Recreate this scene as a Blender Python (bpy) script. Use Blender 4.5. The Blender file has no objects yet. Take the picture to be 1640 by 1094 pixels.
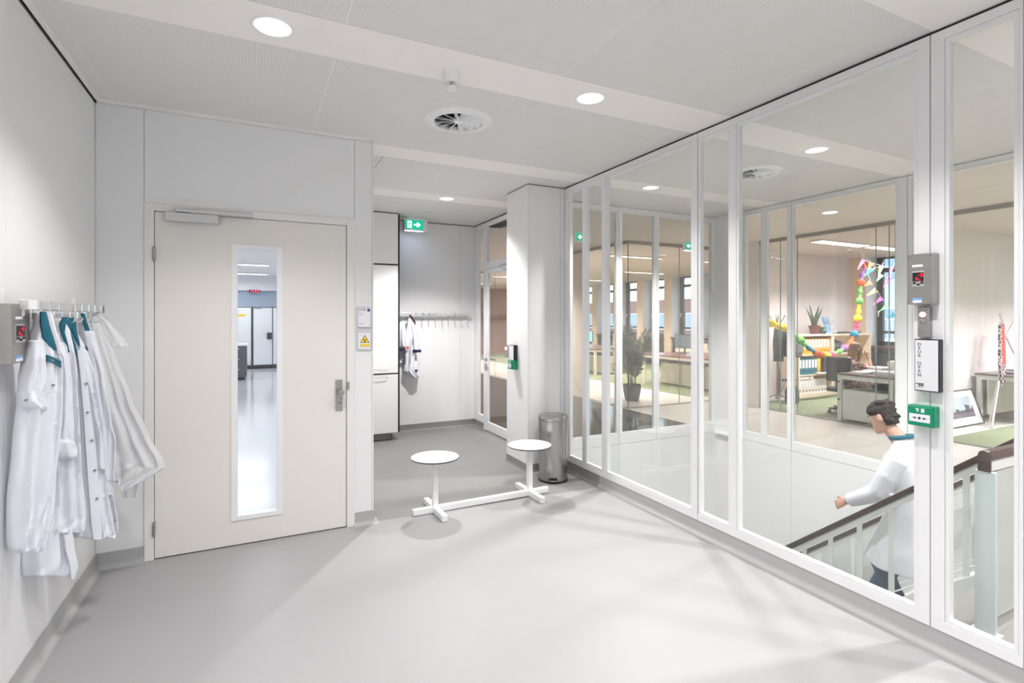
import bpy, bmesh, math, random
from math import sin, cos, pi, radians
from mathutils import Vector, Matrix

# ------------------------------------------------------------------ camera, world, lamps, exposure
SC = bpy.context.scene
COL = SC.collection
FPX, EYE, CXP, HYP = 834.0, 1.6, 820.0, 511.0
YAW = math.atan((CXP - 411.0) / FPX)
FW = (sin(YAW), cos(YAW)); RT = (cos(YAW), -sin(YAW))

cam_d = bpy.data.cameras.new('camera'); cam = bpy.data.objects.new('camera', cam_d); COL.objects.link(cam)
cam.location = (0, 0, EYE); cam.rotation_euler = (pi / 2, 0, -YAW)
cam_d.sensor_width = 36; cam_d.lens = FPX / 1640 * 36; cam_d.shift_y = -36.0 / 1640; cam_d.clip_start = .02
SC.camera = cam

w = bpy.data.worlds.new('overcast_sky'); SC.world = w; w.use_nodes = True
bg = w.node_tree.nodes['Background']
bg.inputs[0].default_value = (.72, .85, 1.0, 1); bg.inputs[1].default_value = 3.0

SC.view_settings.view_transform = 'Standard'; SC.view_settings.look = 'None'
SC.view_settings.gamma = 1; SC.view_settings.use_curve_mapping = False
SC.view_settings.exposure = 0.33
cy = SC.cycles
cy.max_bounces = 14; cy.diffuse_bounces = 7; cy.glossy_bounces = 4; cy.transmission_bounces = 6
cy.transparent_max_bounces = 40; cy.caustics_reflective = False; cy.caustics_refractive = False
cy.sample_clamp_indirect = 6.0; cy.use_denoising = True

LAMP_W = 74.0            # every hall downlight
HALL_LAMPS = [(.07, 2.745), (1.9, 2.745), (.07, 1.2), (1.9, 1.2), (.07, -.32), (1.9, -.32), (.07, -1.84), (1.9, -1.84),
              (1.98, 5.765)]
WELL_LAMPS = [(3.77, 4.33), (4.16, 2.76), (4.16, 1.2), (4.16, -.32)]
CORR_LAMPS = [(6.76, 4.3), (6.76, 2.75), (6.76, 1.2), (6.76, 6.4), (4.4, 6.4)]

def lamp_spot(x, y, z, watts, colour=(1, .98, .975), size=121, blend=.6, r=.05):
    l = bpy.data.lights.new('downlight_bulb', 'SPOT'); l.energy = watts; l.color = colour
    l.spot_size = radians(size); l.spot_blend = blend; l.shadow_soft_size = r
    o = bpy.data.objects.new('downlight_bulb', l); COL.objects.link(o); o.location = (x, y, z); return o

def lamp_area(x, y, z, sx, sy, watts, colour, rot=(0, 0, 0), spread=125):
    l = bpy.data.lights.new('tube_light', 'AREA'); l.shape = 'RECTANGLE'; l.size = sx; l.size_y = sy
    l.energy = watts; l.color = colour; l.spread = radians(spread)
    o = bpy.data.objects.new('tube_light', l); COL.objects.link(o); o.location = (x, y, z); o.rotation_euler = rot; return o

for x, y in HALL_LAMPS: lamp_spot(x, y, 3.004, LAMP_W * (3.0 if y > 5 else 1.0))
for (x, y), k in zip(WELL_LAMPS, (3.4, 1.0, 3.9, 2.8)): lamp_spot(x, y, 3.004, LAMP_W * k)
for x, y in CORR_LAMPS: lamp_spot(x, y, 3.004, LAMP_W * .66, (1, .96, .94), 125)
WARM = (1, .88, .82)
for x, y in ((7.6, 9.2), (10.4, 9.2), (7.6, 12.2), (10.4, 12.2), (7.6, 15.4), (10.4, 15.4), (7.6, 18.8), (10.4, 18.8), (4.4, 10), (4.4, 15)):
    lamp_area(x, y, 2.95, 1.4, .1, 88, WARM)
for x, y in ((9.6, 5.9), (11.2, 5.9)): lamp_area(x, y, 2.95, 1.3, .12, 61, (1, .92, .97))
for x, y in ((9.6, 2.2), (11.4, 2.2)): lamp_area(x, y, 2.95, 1.3, .12, 118, (1, .92, .98))
for y in (5.6, 7.8, 10.0, 14.62, 17.58): lamp_area(-.9, y, 2.93, 2.4, .1, 28, (.90, .95, 1), spread=170)

# ------------------------------------------------------------------ pixel helpers (for measuring off known planes only)
def ray(px, py):
    r = (px - CXP) / FPX; u = (HYP - py) / FPX
    return (FW[0] + r * RT[0], FW[1] + r * RT[1], u)
def P(px, py, x=None, y=None, z=None):
    d = ray(px, py)
    t = (z - EYE) / d[2] if z is not None else (x / d[0] if x is not None else y / d[1])
    return Vector((d[0] * t, d[1] * t, EYE + d[2] * t))
def PV(px, py, q, d):
    """the point of the vertical plane through q along plan direction d that pixel px, py looks at"""
    r = ray(px, py); n = (-d[1], d[0])
    t = (q[0] * n[0] + q[1] * n[1]) / (r[0] * n[0] + r[1] * n[1])
    return Vector((r[0] * t, r[1] * t, EYE + r[2] * t))

# ------------------------------------------------------------------ materials
MATS = {}
def mat(name, col, rough=.5, metal=0.0, noise=.03, scale=6.0, bump=0.0, bscale=80.0, emit=None, estr=1.0, spec=.5, stretch=None, alpha=1.0, trans=0.0, coat=0.0):
    if name in MATS: return MATS[name]
    m = bpy.data.materials.new(name); m.use_nodes = True; nt = m.node_tree; bs = nt.nodes['Principled BSDF']
    bs.inputs['Roughness'].default_value = rough; bs.inputs['Metallic'].default_value = metal
    bs.inputs['Specular IOR Level'].default_value = spec
    bs.inputs['Coat Weight'].default_value = coat
    bs.inputs['Alpha'].default_value = alpha; bs.inputs['Transmission Weight'].default_value = trans
    tc = nt.nodes.new('ShaderNodeTexCoord'); src = tc.outputs['Object']
    if stretch:
        mp = nt.nodes.new('ShaderNodeMapping'); mp.inputs['Scale'].default_value = stretch
        nt.links.new(src, mp.inputs[0]); src = mp.outputs[0]
    nz = nt.nodes.new('ShaderNodeTexNoise'); nz.inputs['Scale'].default_value = scale; nz.inputs['Detail'].default_value = 4
    nt.links.new(src, nz.inputs['Vector'])
    rp = nt.nodes.new('ShaderNodeValToRGB')
    rp.color_ramp.elements[0].position = .3; rp.color_ramp.elements[1].position = .7
    rp.color_ramp.elements[0].color = tuple(max(0, c * (1 - noise)) for c in col) + (1,)
    rp.color_ramp.elements[1].color = tuple(min(1, c * (1 + noise)) for c in col) + (1,)
    nt.links.new(nz.outputs['Fac'], rp.inputs[0]); nt.links.new(rp.outputs[0], bs.inputs['Base Color'])
    if bump:
        n2 = nt.nodes.new('ShaderNodeTexNoise'); n2.inputs['Scale'].default_value = bscale; n2.inputs['Detail'].default_value = 3
        nt.links.new(src, n2.inputs['Vector'])
        bp = nt.nodes.new('ShaderNodeBump'); bp.inputs['Strength'].default_value = bump; bp.inputs['Distance'].default_value = .01
        nt.links.new(n2.outputs['Fac'], bp.inputs['Height']); nt.links.new(bp.outputs[0], bs.inputs['Normal'])
    if emit:
        bs.inputs['Emission Color'].default_value = tuple(emit) + (1,); bs.inputs['Emission Strength'].default_value = estr
    MATS[name] = m; return m

def glass_mat(name, tint, ior=1.45, gloss=.0):
    m = bpy.data.materials.new(name); m.use_nodes = True; nt = m.node_tree; nt.nodes.clear()
    out = nt.nodes.new('ShaderNodeOutputMaterial'); mx = nt.nodes.new('ShaderNodeMixShader')
    tr = nt.nodes.new('ShaderNodeBsdfTransparent'); tr.inputs[0].default_value = tint + (1,)
    gl = nt.nodes.new('ShaderNodeBsdfGlossy'); gl.inputs['Roughness'].default_value = gloss; gl.inputs[0].default_value = (1, 1, 1, 1)
    fr = nt.nodes.new('ShaderNodeFresnel'); ge = nt.nodes.new('ShaderNodeNewGeometry')
    mi = nt.nodes.new('ShaderNodeMix'); mi.inputs[2].default_value = ior; mi.inputs[3].default_value = 1 / ior
    nt.links.new(ge.outputs['Backfacing'], mi.inputs[0]); nt.links.new(mi.outputs[0], fr.inputs['IOR'])
    nt.links.new(fr.outputs[0], mx.inputs[0]); nt.links.new(tr.outputs[0], mx.inputs[1]); nt.links.new(gl.outputs[0], mx.inputs[2])
    nt.links.new(mx.outputs[0], out.inputs[0]); MATS[name] = m; return m

def perf_mat(name, col, pitch, hole, dark):
    """sheet metal with a grid of small punched holes, laid out in the building's own coordinates"""
    m = mat(name, col, .55, noise=.015)
    nt = m.node_tree; bs = nt.nodes['Principled BSDF']; rp = [n for n in nt.nodes if n.type == 'VALTORGB'][0]
    tc = [n for n in nt.nodes if n.type == 'TEX_COORD'][0]
    sc = nt.nodes.new('ShaderNodeVectorMath'); sc.operation = 'SCALE'; sc.inputs['Scale'].default_value = 1 / pitch
    geo = nt.nodes.new('ShaderNodeNewGeometry'); nt.links.new(geo.outputs['Position'], sc.inputs[0])
    fr = nt.nodes.new('ShaderNodeVectorMath'); fr.operation = 'FRACTION'; nt.links.new(sc.outputs[0], fr.inputs[0])
    su = nt.nodes.new('ShaderNodeVectorMath'); su.operation = 'SUBTRACT'; su.inputs[1].default_value = (.5, .5, .5); nt.links.new(fr.outputs[0], su.inputs[0])
    mu = nt.nodes.new('ShaderNodeVectorMath'); mu.operation = 'MULTIPLY'; mu.inputs[1].default_value = (1, 1, 0); nt.links.new(su.outputs[0], mu.inputs[0])
    le = nt.nodes.new('ShaderNodeVectorMath'); le.operation = 'LENGTH'; nt.links.new(mu.outputs[0], le.inputs[0])
    lt = nt.nodes.new('ShaderNodeMath'); lt.operation = 'LESS_THAN'; lt.inputs[1].default_value = hole; nt.links.new(le.outputs['Value'], lt.inputs[0])
    mx = nt.nodes.new('ShaderNodeMix'); mx.data_type = 'RGBA'; mx.inputs[7].default_value = dark + (1,)
    nt.links.new(lt.outputs[0], mx.inputs[0]); nt.links.new(rp.outputs[0], mx.inputs[6]); nt.links.new(mx.outputs[2], bs.inputs['Base Color'])
    return m

def tile_mat(name, col, rough, size, line, coat=0):
    """dark floor tiles with fine joints"""
    m = mat(name, col, rough, noise=.25, scale=3)
    nt = m.node_tree; bs = nt.nodes['Principled BSDF']; rp = [n for n in nt.nodes if n.type == 'VALTORGB'][0]
    br = nt.nodes.new('ShaderNodeTexBrick'); br.offset = .5; br.inputs['Scale'].default_value = 1 / size
    br.inputs['Mortar Size'].default_value = .012; br.inputs['Mortar'].default_value = line + (1,)
    br.inputs['Brick Width'].default_value = 1.0; br.inputs['Row Height'].default_value = .5
    tc = [n for n in nt.nodes if n.type == 'TEX_COORD'][0]
    nt.links.new(tc.outputs['Object'], br.inputs['Vector']); nt.links.new(rp.outputs[0], br.inputs['Color1']); nt.links.new(rp.outputs[0], br.inputs['Color2'])
    nt.links.new(br.outputs['Color'], bs.inputs['Base Color']); return m

M_PANEL = mat('white_laminate_panel', (.80, .80, .803), .42, noise=.008, scale=2)
M_PANELB = mat('panel_backing', (.30, .31, .32), .6)
M_FRAME = mat('white_lacquered_frame', (.81, .812, .818), .38, noise=.008)
M_CEIL = mat('smooth_white_ceiling_sheet', (.92, .88, .845), .5, noise=.008)
M_PERF = perf_mat('perforated_ceiling_sheet', (.84, .81, .78), .011, .29, (.52, .51, .50))
M_PERFE = mat('ceiling_sheet_edge', (.86, .85, .83), .5)
M_FLOOR = mat('pale_grey_rubber_floor', (.35, .346, .351), .42, noise=.02, scale=1.5, spec=.3)
M_FLOORD = mat('mid_grey_rubber_floor', (.255, .25, .243), .38, noise=.04, scale=2, spec=.35)
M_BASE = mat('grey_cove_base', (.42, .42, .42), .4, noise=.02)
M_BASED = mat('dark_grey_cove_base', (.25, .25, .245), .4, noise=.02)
M_DOOR = mat('cream_door_lacquer', (.80, .765, .725), .4, noise=.012, scale=30, stretch=(8, 1, .5))
M_JAMB = mat('off_white_door_frame', (.80, .79, .76), .42, noise=.01)
M_GLASS = glass_mat('clear_glass', (.968, .978, .968))
M_GLASSL = glass_mat('clear_office_glass', (.985, .99, .985), 1.4)
M_GEDGE = mat('green_glass_edge', (.25, .36, .33), .25)
M_STEEL = mat('brushed_steel', (.43, .415, .40), .24, 1.0, noise=.1, scale=8, stretch=(1, 1, 40))
M_STEELD = mat('dull_steel', (.40, .385, .36), .42, .9, noise=.05, scale=30)
M_ALU = mat('satin_aluminium', (.66, .665, .67), .35, .75, noise=.03)
M_CHROME = mat('chrome', (.75, .75, .76), .12, 1.0, noise=.01)
M_BLACK = mat('black_plastic', (.018, .018, .02), .4)
M_DARK = mat('dark_grey_plastic', (.07, .072, .08), .5)
M_WHITE = mat('white_plastic', (.84, .84, .83), .35, noise=.01)
M_SEAT = mat('white_laminate_seat', (.86, .865, .87), .3, noise=.006)
M_SEATE = mat('black_laminate_core', (.03, .03, .035), .4)
M_POWDER = mat('white_powder_coat', (.84, .845, .85), .35, noise=.008)
M_GREEN = mat('green_box_plastic', (.0, .26, .135), .35, noise=.02)
M_EXIT = mat('lit_green_sign', (.0, .35, .22), .4, emit=(.0, .42, .27), estr=.75)
M_EXITW = mat('lit_white_sign', (.9, .95, .95), .4, emit=(.85, 1, .96), estr=.9)
M_LED = mat('red_led', (.5, .0, .02), .4, emit=(1, .01, .04), estr=1.5)
M_LEDW = mat('red_indicator_lamp', (.9, .4, .4), .3, emit=(1, .45, .40), estr=2.6)
M_LAMP = mat('lit_lamp', (.9, .9, .9), .4, emit=(1, .98, .96), estr=4)
M_LAMPW = mat('lit_tube', (.9, .9, .9), .4, emit=(1, .93, .86), estr=3.0)
M_LAMPC = mat('lit_lab_tube', (.9, .9, .9), .4, emit=(.92, .97, 1), estr=2.6)
M_BOWL = mat('lamp_reflector', (.85, .85, .86), .25, noise=.01)
M_COAT = mat('white_cotton', (.74, .745, .80), .85, noise=.02, scale=14, bump=.14, bscale=16)
M_COATD = mat('white_cotton_facing', (.72, .73, .79), .9, noise=.02, scale=14, bump=.15, bscale=160)
M_TEAL = mat('teal_cotton', (.015, .13, .19), .85, noise=.12, scale=25, bump=.15, bscale=180)
M_NAVY = mat('navy_knit', (.012, .016, .06), .9, noise=.1)
M_DRED = mat('dark_red_trim', (.10, .012, .02), .9)
M_ORANGE = mat('orange_trim', (.85, .20, .08), .8)
M_SHEER = mat('thin_nonwoven_film', (.86, .865, .87), .6, noise=.01, alpha=.62)
M_STUD = mat('grey_press_stud', (.32, .31, .31), .35, .8)
M_INK = mat('black_print', (.012, .012, .013), .6)
M_INKG = mat('grey_print', (.36, .37, .42), .7)
M_INKB = mat('blue_print', (.035, .09, .20), .6)
M_YEL = mat('yellow_print', (.92, .70, .03), .5)
M_YELD = mat('amber_print', (.88, .62, .06), .5)
M_CARD = mat('white_card', (.82, .82, .86), .5, noise=.006)
M_LIGHTBOX = mat('unlit_sign_face', (.74, .75, .78), .35, noise=.01)
M_WOODR = mat('dark_brown_handrail', (.055, .030, .024), .38, noise=.18, scale=20, stretch=(12, 1, 12))
M_RAILW = mat('cream_white_steel', (.74, .745, .72), .4, noise=.01)
M_POST = mat('pale_sea_grey_post', (.56, .63, .635), .35, noise=.01)
M_BEIGE = mat('beige_floor', (.60, .575, .55), .3, noise=.02, scale=2, spec=.4)
M_TILE = tile_mat('dark_slate_tiles', (.035, .036, .04), .12, .6, (.10, .10, .10))
M_CARPET = mat('sage_green_carpet', (.215, .245, .155), .95, noise=.2, scale=90, bump=.4, bscale=300, spec=.1)
M_OWALL = mat('blush_white_wall', (.79, .75, .75), .7, noise=.008)
M_OWALLC = mat('cream_wall', (.80, .745, .66), .7, noise=.01)
M_PIER = mat('lamplit_peach_pier', (.86, .68, .54), .7, noise=.01)  # peach glow of the warm lamps put into the pier face colour
M_REVEAL = mat('white_window_reveal', (.74, .74, .77), .6, noise=.01)
M_WFRAME = mat('dark_brown_window_frame', (.045, .042, .042), .45)
M_OCEIL = mat('warm_white_ceiling', (.74, .67, .615), .6, noise=.01)
M_WOODW = mat('reddish_wood_wall', (.42, .20, .125), .55, noise=.22, scale=6, stretch=(1, 1, 14))
M_DESKT = mat('dark_cherry_desktop', (.15, .065, .06), .25, noise=.15, scale=8, stretch=(10, 1, 1))
M_DESKT2 = mat('brown_grey_desktop', (.19, .14, .12), .35, noise=.12, scale=8, stretch=(10, 1, 1))
M_CABC = mat('cream_metal_cabinet', (.74, .70, .60), .45, noise=.01)
M_CABW = mat('greenish_white_metal', (.72, .74, .70), .45, noise=.01)
M_SHELF = mat('pale_maple_shelf', (.80, .68, .54), .5, noise=.05, scale=6, stretch=(1, 1, 10))
M_POT = mat('anthracite_planter', (.035, .036, .04), .5)
M_LEAF = mat('palm_leaf', (.035, .085, .03), .5, noise=.35, scale=5)
M_LEAFL = mat('palm_stalk', (.22, .26, .10), .6, noise=.2)
M_ALOE = mat('aloe_leaf', (.05, .11, .055), .5, noise=.25)
M_TERRA = mat('dark_red_pot', (.15, .04, .04), .5)
M_SKIN = mat('skin', (.62, .36, .27), .55, noise=.05)
M_HAIRD = mat('dark_brown_hair', (.022, .014, .010), .6, noise=.3, scale=60, bump=.8, bscale=90)
M_HAIRB = mat('dark_blond_hair', (.32, .20, .11), .55, noise=.3, scale=30, stretch=(6, 6, .6), bump=.4, bscale=60)
M_DRESS = None
M_JEANS = mat('blue_denim', (.035, .07, .13), .85, noise=.15, scale=40, bump=.2, bscale=200)
M_SHOE = mat('dark_shoe', (.03, .028, .03), .5)
M_PAPER = mat('white_paper', (.80, .79, .79), .8, noise=.01)
M_SCREEN = mat('lit_screen', (.2, .6, .7), .3, emit=(.25, .75, .85), estr=1.0)
M_BRICK = mat('red_brick_facade', (.26, .13, .10), .9, noise=.15, scale=4)
M_PALE = mat('pale_render_facade', (.62, .70, .80), .8, noise=.03)
M_FROST = mat('white_freezer', (.84, .85, .88), .3, noise=.006)
M_LABF = mat('pale_lab_floor', (.70, .71, .735), .14, noise=.01, scale=1.5)
M_LABW = mat('pale_blue_shutter', (.42, .50, .62), .5, noise=.01)
M_LABC = mat('dark_lab_bench', (.09, .10, .11), .4)
M_REDF = mat('red_canvas', (.42, .05, .04), .8, noise=.1)
M_GREYW = mat('grey_stairwell_paint', (.60, .605, .59), .6, noise=.01)

# ------------------------------------------------------------------ mesh building
class B:
    def __init__(s): s.v = []; s.f = []
    def add(s, vs, fs):
        n = len(s.v); s.v += [Vector(v) for v in vs]; s.f += [tuple(i + n for i in f) for f in fs]; return s
    def box(s, x0, x1, y0, y1, z0, z1):
        return s.add([(x0, y0, z0), (x1, y0, z0), (x1, y1, z0), (x0, y1, z0), (x0, y0, z1), (x1, y0, z1), (x1, y1, z1), (x0, y1, z1)],
                     [(3, 2, 1, 0), (4, 5, 6, 7), (0, 1, 5, 4), (1, 2, 6, 5), (2, 3, 7, 6), (3, 0, 4, 7)])
    def obox(s, o, u, v, n, a0, a1, b0, b1, c0, c1):
        """a box in the frame o + a u + b v + c n"""
        o, u, v, n = Vector(o), Vector(u), Vector(v), Vector(n)
        q = [o + u * a + v * b + n * c for c in (c0, c1) for (a, b) in ((a0, b0), (a1, b0), (a1, b1), (a0, b1))]
        return s.add(q, [(3, 2, 1, 0), (4, 5, 6, 7), (0, 1, 5, 4), (1, 2, 6, 5), (2, 3, 7, 6), (3, 0, 4, 7)])
    def rings(s, rs, cap=True, closed=False):
        n = len(rs[0]); vs = [p for r in rs for p in r]; fs = []
        m = len(rs)
        for i in range(m if closed else m - 1):
            a = i * n; b = ((i + 1) % m) * n
            for k in range(n): fs.append((a + k, a + (k + 1) % n, b + (k + 1) % n, b + k))
        if cap and not closed:
            fs.append(tuple(range(n))[::-1]); fs.append(tuple((m - 1) * n + k for k in range(n)))
        return s.add(vs, fs)
    def lathe(s, prof, c, n=28, axis='z', closed=False):
        rs = []
        for r, h in prof:
            ring = []
            for k in range(n):
                a = 2 * pi * k / n; p = (max(r, 1e-4) * cos(a), max(r, 1e-4) * sin(a), h)
                if axis == 'x': p = (p[2], p[0], p[1])
                if axis == 'y': p = (p[1], p[2], p[0])
                ring.append(Vector(p) + Vector(c))
            rs.append(ring)
        return s.rings(rs, closed=closed)
    def tube(s, pts, r, n=8, r1=None, closed=False):
        pts = [Vector(p) for p in pts]; m = len(pts); rs = []; up = None
        for i, p in enumerate(pts):
            if closed: t = pts[(i + 1) % m] - pts[i - 1]
            else: t = pts[min(i + 1, m - 1)] - pts[max(i - 1, 0)]
            t.normalize()
            if up is None: up = Vector((0, 0, 1)) if abs(t.z) < .9 else Vector((1, 0, 0))
            u = t.cross(up)
            if u.length < 1e-4: u = t.orthogonal()
            u.normalize(); vv = u.cross(t).normalized(); up = vv
            if isinstance(r, (list, tuple)): rr = r[i]
            else: rr = r if r1 is None else r + (r1 - r) * i / (m - 1)
            rs.append([p + (u * cos(2 * pi * k / n) + vv * sin(2 * pi * k / n)) * rr for k in range(n)])
        return s.rings(rs, closed=closed)
    def prism(s, pts, o, u, v, n, d0, d1):
        """2-D polygon pts in the frame o,u,v swept along n from d0 to d1"""
        o, u, v, n = Vector(o), Vector(u), Vector(v), Vector(n); k = len(pts)
        q = [o + u * a + v * b + n * d for d in (d0, d1) for a, b in pts]
        return s.add(q, [tuple(range(k))[::-1], tuple(range(k, 2 * k))] + [(i, (i + 1) % k, (i + 1) % k + k, i + k) for i in range(k)])
    def loft(s, rows, n=16):
        """rows of (centre, u, v): ellipses with half axes u and v"""
        return s.rings([[Vector(c) + Vector(u) * cos(2 * pi * k / n) + Vector(v) * sin(2 * pi * k / n) for k in range(n)] for c, u, v in rows])
    def ball(s, c, rx, ry, rz, n=14, m=9):
        c = Vector(c); rs = []
        for i in range(m):
            a = -pi / 2 + pi * (i + .02 + (0 if i < m - 1 else -.04)) / (m - 1)
            rs.append([c + Vector((rx * cos(a) * cos(2 * pi * k / n), ry * cos(a) * sin(2 * pi * k / n), rz * sin(a))) for k in range(n)])
        return s.rings(rs)

WORLD = {}
def props(o, label=None, cat=None, group=None, kind=None):
    if label: o['label'] = label
    if cat: o['category'] = cat
    if group: o['group'] = group
    if kind: o['kind'] = kind
    return o
def empty(name, loc, label=None, cat=None, group=None, kind=None):
    o = bpy.data.objects.new(name, None); COL.objects.link(o); o.location = loc; o.empty_display_size = .1
    WORLD[o.name] = Vector(loc); return props(o, label, cat, group, kind)
def obj(name, b, m, parent=None, smooth=False, bevel=0, label=None, cat=None, group=None, kind=None, remesh=0, ang=38, smoothit=0, subsurf=0):
    me = bpy.data.meshes.new(name); vs = b.v
    if parent is not None: org = WORLD[parent.name]
    else:
        lo = [min(v[i] for v in vs) for i in range(3)]; hi = [max(v[i] for v in vs) for i in range(3)]
        org = Vector(((lo[0] + hi[0]) / 2, (lo[1] + hi[1]) / 2, lo[2]))
    me.from_pydata([v - org for v in vs], [], b.f)
    bm = bmesh.new(); bm.from_mesh(me); bmesh.ops.recalc_face_normals(bm, faces=bm.faces); bm.to_mesh(me); bm.free()
    if smooth:
        me.polygons.foreach_set('use_smooth', [True] * len(me.polygons)); me.set_sharp_from_angle(angle=radians(ang))
    me.materials.append(m); o = bpy.data.objects.new(name, me); COL.objects.link(o)
    if parent is not None: o.parent = parent
    else: o.location = org
    WORLD[o.name] = org
    if remesh:
        md = o.modifiers.new('weld', 'REMESH'); md.mode = 'VOXEL'; md.voxel_size = remesh; md.use_smooth_shade = True
    if smoothit:
        md = o.modifiers.new('soften', 'SMOOTH'); md.factor = .5; md.iterations = smoothit
    if subsurf:
        md = o.modifiers.new('round', 'SUBSURF'); md.levels = subsurf; md.render_levels = subsurf
    if bevel:
        md = o.modifiers.new('edge', 'BEVEL'); md.width = bevel; md.segments = 2; md.limit_method = 'ANGLE'; md.angle_limit = radians(40)
    return props(o, label, cat, group, kind)
def text(name, body, m, parent, o, u, v, size, depth=.0006, align='LEFT', space=1.0, label=None):
    c = bpy.data.curves.new(name, 'FONT'); c.body = body; c.size = size; c.extrude = depth; c.align_x = align; c.space_line = space
    tmp = bpy.data.objects.new(name, c); me = bpy.data.meshes.new_from_object(tmp); bpy.data.objects.remove(tmp)
    me.materials.clear(); me.materials.append(m); t = bpy.data.objects.new(name, me); COL.objects.link(t)
    u, v = Vector(u), Vector(v); n = u.cross(v); mw = Matrix((u, v, n)).transposed().to_4x4(); mw.translation = Vector(o) - WORLD[parent.name]
    t.parent = parent; t.matrix_local = mw; WORLD[t.name] = Vector(o); return t
def copy_tree(o, loc, rz=None, label=None, group=None):
    r = o.copy(); COL.objects.link(r); r.location = loc
    if rz is not None: r.rotation_euler = (0, 0, rz)
    if label: r['label'] = label
    if group: r['group'] = group
    WORLD[r.name] = Vector(loc)
    for ch in list(o.children):
        c = ch.copy(); COL.objects.link(c); c.parent = r
        for g in list(ch.children):
            d = g.copy(); COL.objects.link(d); d.parent = c
    return r
def inst(o, loc, parent):
    """one more piece sharing a piece's mesh, as a child of parent"""
    c = o.copy(); COL.objects.link(c); c.parent = parent; c.location = loc; return c
S = 'structure'
X, Y, Z = Vector((1, 0, 0)), Vector((0, 1, 0)), Vector((0, 0, 1))

# ------------------------------------------------------------------ key lines of the building (metres)
XL, YD, XA, XG, ZC = -.925, 4.155, .825, 2.95, 3.0
YB, XF, YE = 7.3, 5.69, 5.24

# ------------------------------------------------------------------ floors
obj('floor', B().prism([(-1.1, -3.1), (3.05, -3.1), (3.05, 4.075), (.8, 4.17), (.8, 4.26), (-1.1, 4.26)], (0, 0, 0), X, Y, Z, -.2, 0), M_FLOOR, kind=S)
obj('floor_alcove', B().prism([(.8, 4.17), (3.05, 4.075), (3.05, 7.4), (.72, 7.4), (.72, 4.26), (.8, 4.26)], (0, 0, 0), X, Y, Z, -.2, -.0005), M_FLOORD, kind=S)
obj('floor_laboratory', B().box(-4.1, .72, 4.26, 19.4, -.2, 0), M_LABF, kind=S)
obj('floor_laboratory', B().box(.72, 1.6, 7.45, 19.4, -.2, 0), M_LABF, kind=S)
obj('floor_corridor', B().box(5.79, 13.2, -1.1, 5.3, -.2, 0), M_BEIGE, kind=S)
obj('floor_office', B().box(5.9, 13.2, 5.3, 22.2, -.2, 0), M_BEIGE, kind=S)
obj('floor_passage', B().box(3.05, 5.9, 5.34, 22.2, -.2, 0), M_TILE, kind=S)
obj('floor_carpet_office', B().box(8.0, 12.4, 7.9, 21.5, 0, .006), M_CARPET, kind=S)
obj('floor_carpet_room', B().box(8.25, 12.4, 4.75, 6.85, 0, .006), M_CARPET, kind=S)
obj('floor_carpet_near', B().box(8.2, 12.4, .5, 3.71, 0, .006), M_CARPET, kind=S)
obj('floor_landing', B().box(3.05, 5.69, -1.0, 1.57, -.2, 0), M_FLOORD, kind=S)
obj('floor_stairwell', B().box(3.0, 5.8, 1.2, 5.4, -3.2, -3.0), M_FLOORD, kind=S)

# ------------------------------------------------------------------ walls of the hall
def panel(parent, b, m=M_PANEL): return obj('wall_panel', b, m, parent, bevel=.0015)
wl = obj('wall_left', B().box(-1.05, -.932, -3.05, 4.26, 0, 3.2), M_PANELB, kind=S)
for a, b_ in ((-3, -1.76), (-1.76, -.56), (-.56, .64), (.64, 1.64), (1.64, 2.84), (2.84, 4.118), (4.118, 4.16)):
    panel(wl, B().box(-.932, XL, a + .0012, b_ - .0012, .09, 2.978))
wd = obj('wall_door_side', B().box(-1.05, -.62, YD + .008, YD + .1, 0, 3.2).box(.63, XA - .006, YD + .008, YD + .1, 0, 3.2).box(-.62, .63, YD + .008, YD + .1, 2.33, 3.2), M_PANELB, kind=S)
for x0, x1, z0 in ((XL, -.667, .09), (-.667, .68, 2.37), (.68, .813, .09)):
    panel(wd, B().box(x0 + .0012, x1 - .0012, YD, YD + .008, z0, 2.985))
obj('corner_post', B().box(.813, XA, YD - .002, YD + .105, 0.0, 2.985), M_JAMB, wd, bevel=.002)
obj('wall_alcove_left', B().box(.72, XA, YD + .105, 7.4, 0, 3.2), M_PANEL, kind=S)
wb = obj('wall_alcove_back', B().box(.72, XG + .1, YB + .006, YB + .1, 0, 3.2), M_PANELB, kind=S)
for x0, x1 in ((XA, 1.64), (1.64, 2.72), (2.72, XG)): panel(wb, B().box(x0 + .001, x1 - .001, YB, YB + .006, .09, 2.985))
pl = obj('pillar', B().box(2.516, XG + .045, 4.751, 5.25, 0, 3.2), M_PANELB, kind=S)
for b in (B().box(2.51, 2.516, 4.765, 5.25, .09, 2.985), B().box(2.525, 2.90, 4.745, 4.751, .09, 2.985), B().box(2.903, XG, 4.745, 4.751, .09, 2.985)): panel(pl, b)
obj('corner_trim', B().box(2.507, 2.522, 4.742, 4.763, .09, 2.985), M_JAMB, pl, bevel=.002)
obj('wall_rear', B().box(-1.05, 3.05, -3.2, -3.05, 0, 3.2), M_PANEL, kind=S)
obj('wall_stair_near', B().box(XG, 3.06, -3.05, 5.34, -3.0, 0), M_GREYW, kind=S)

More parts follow.
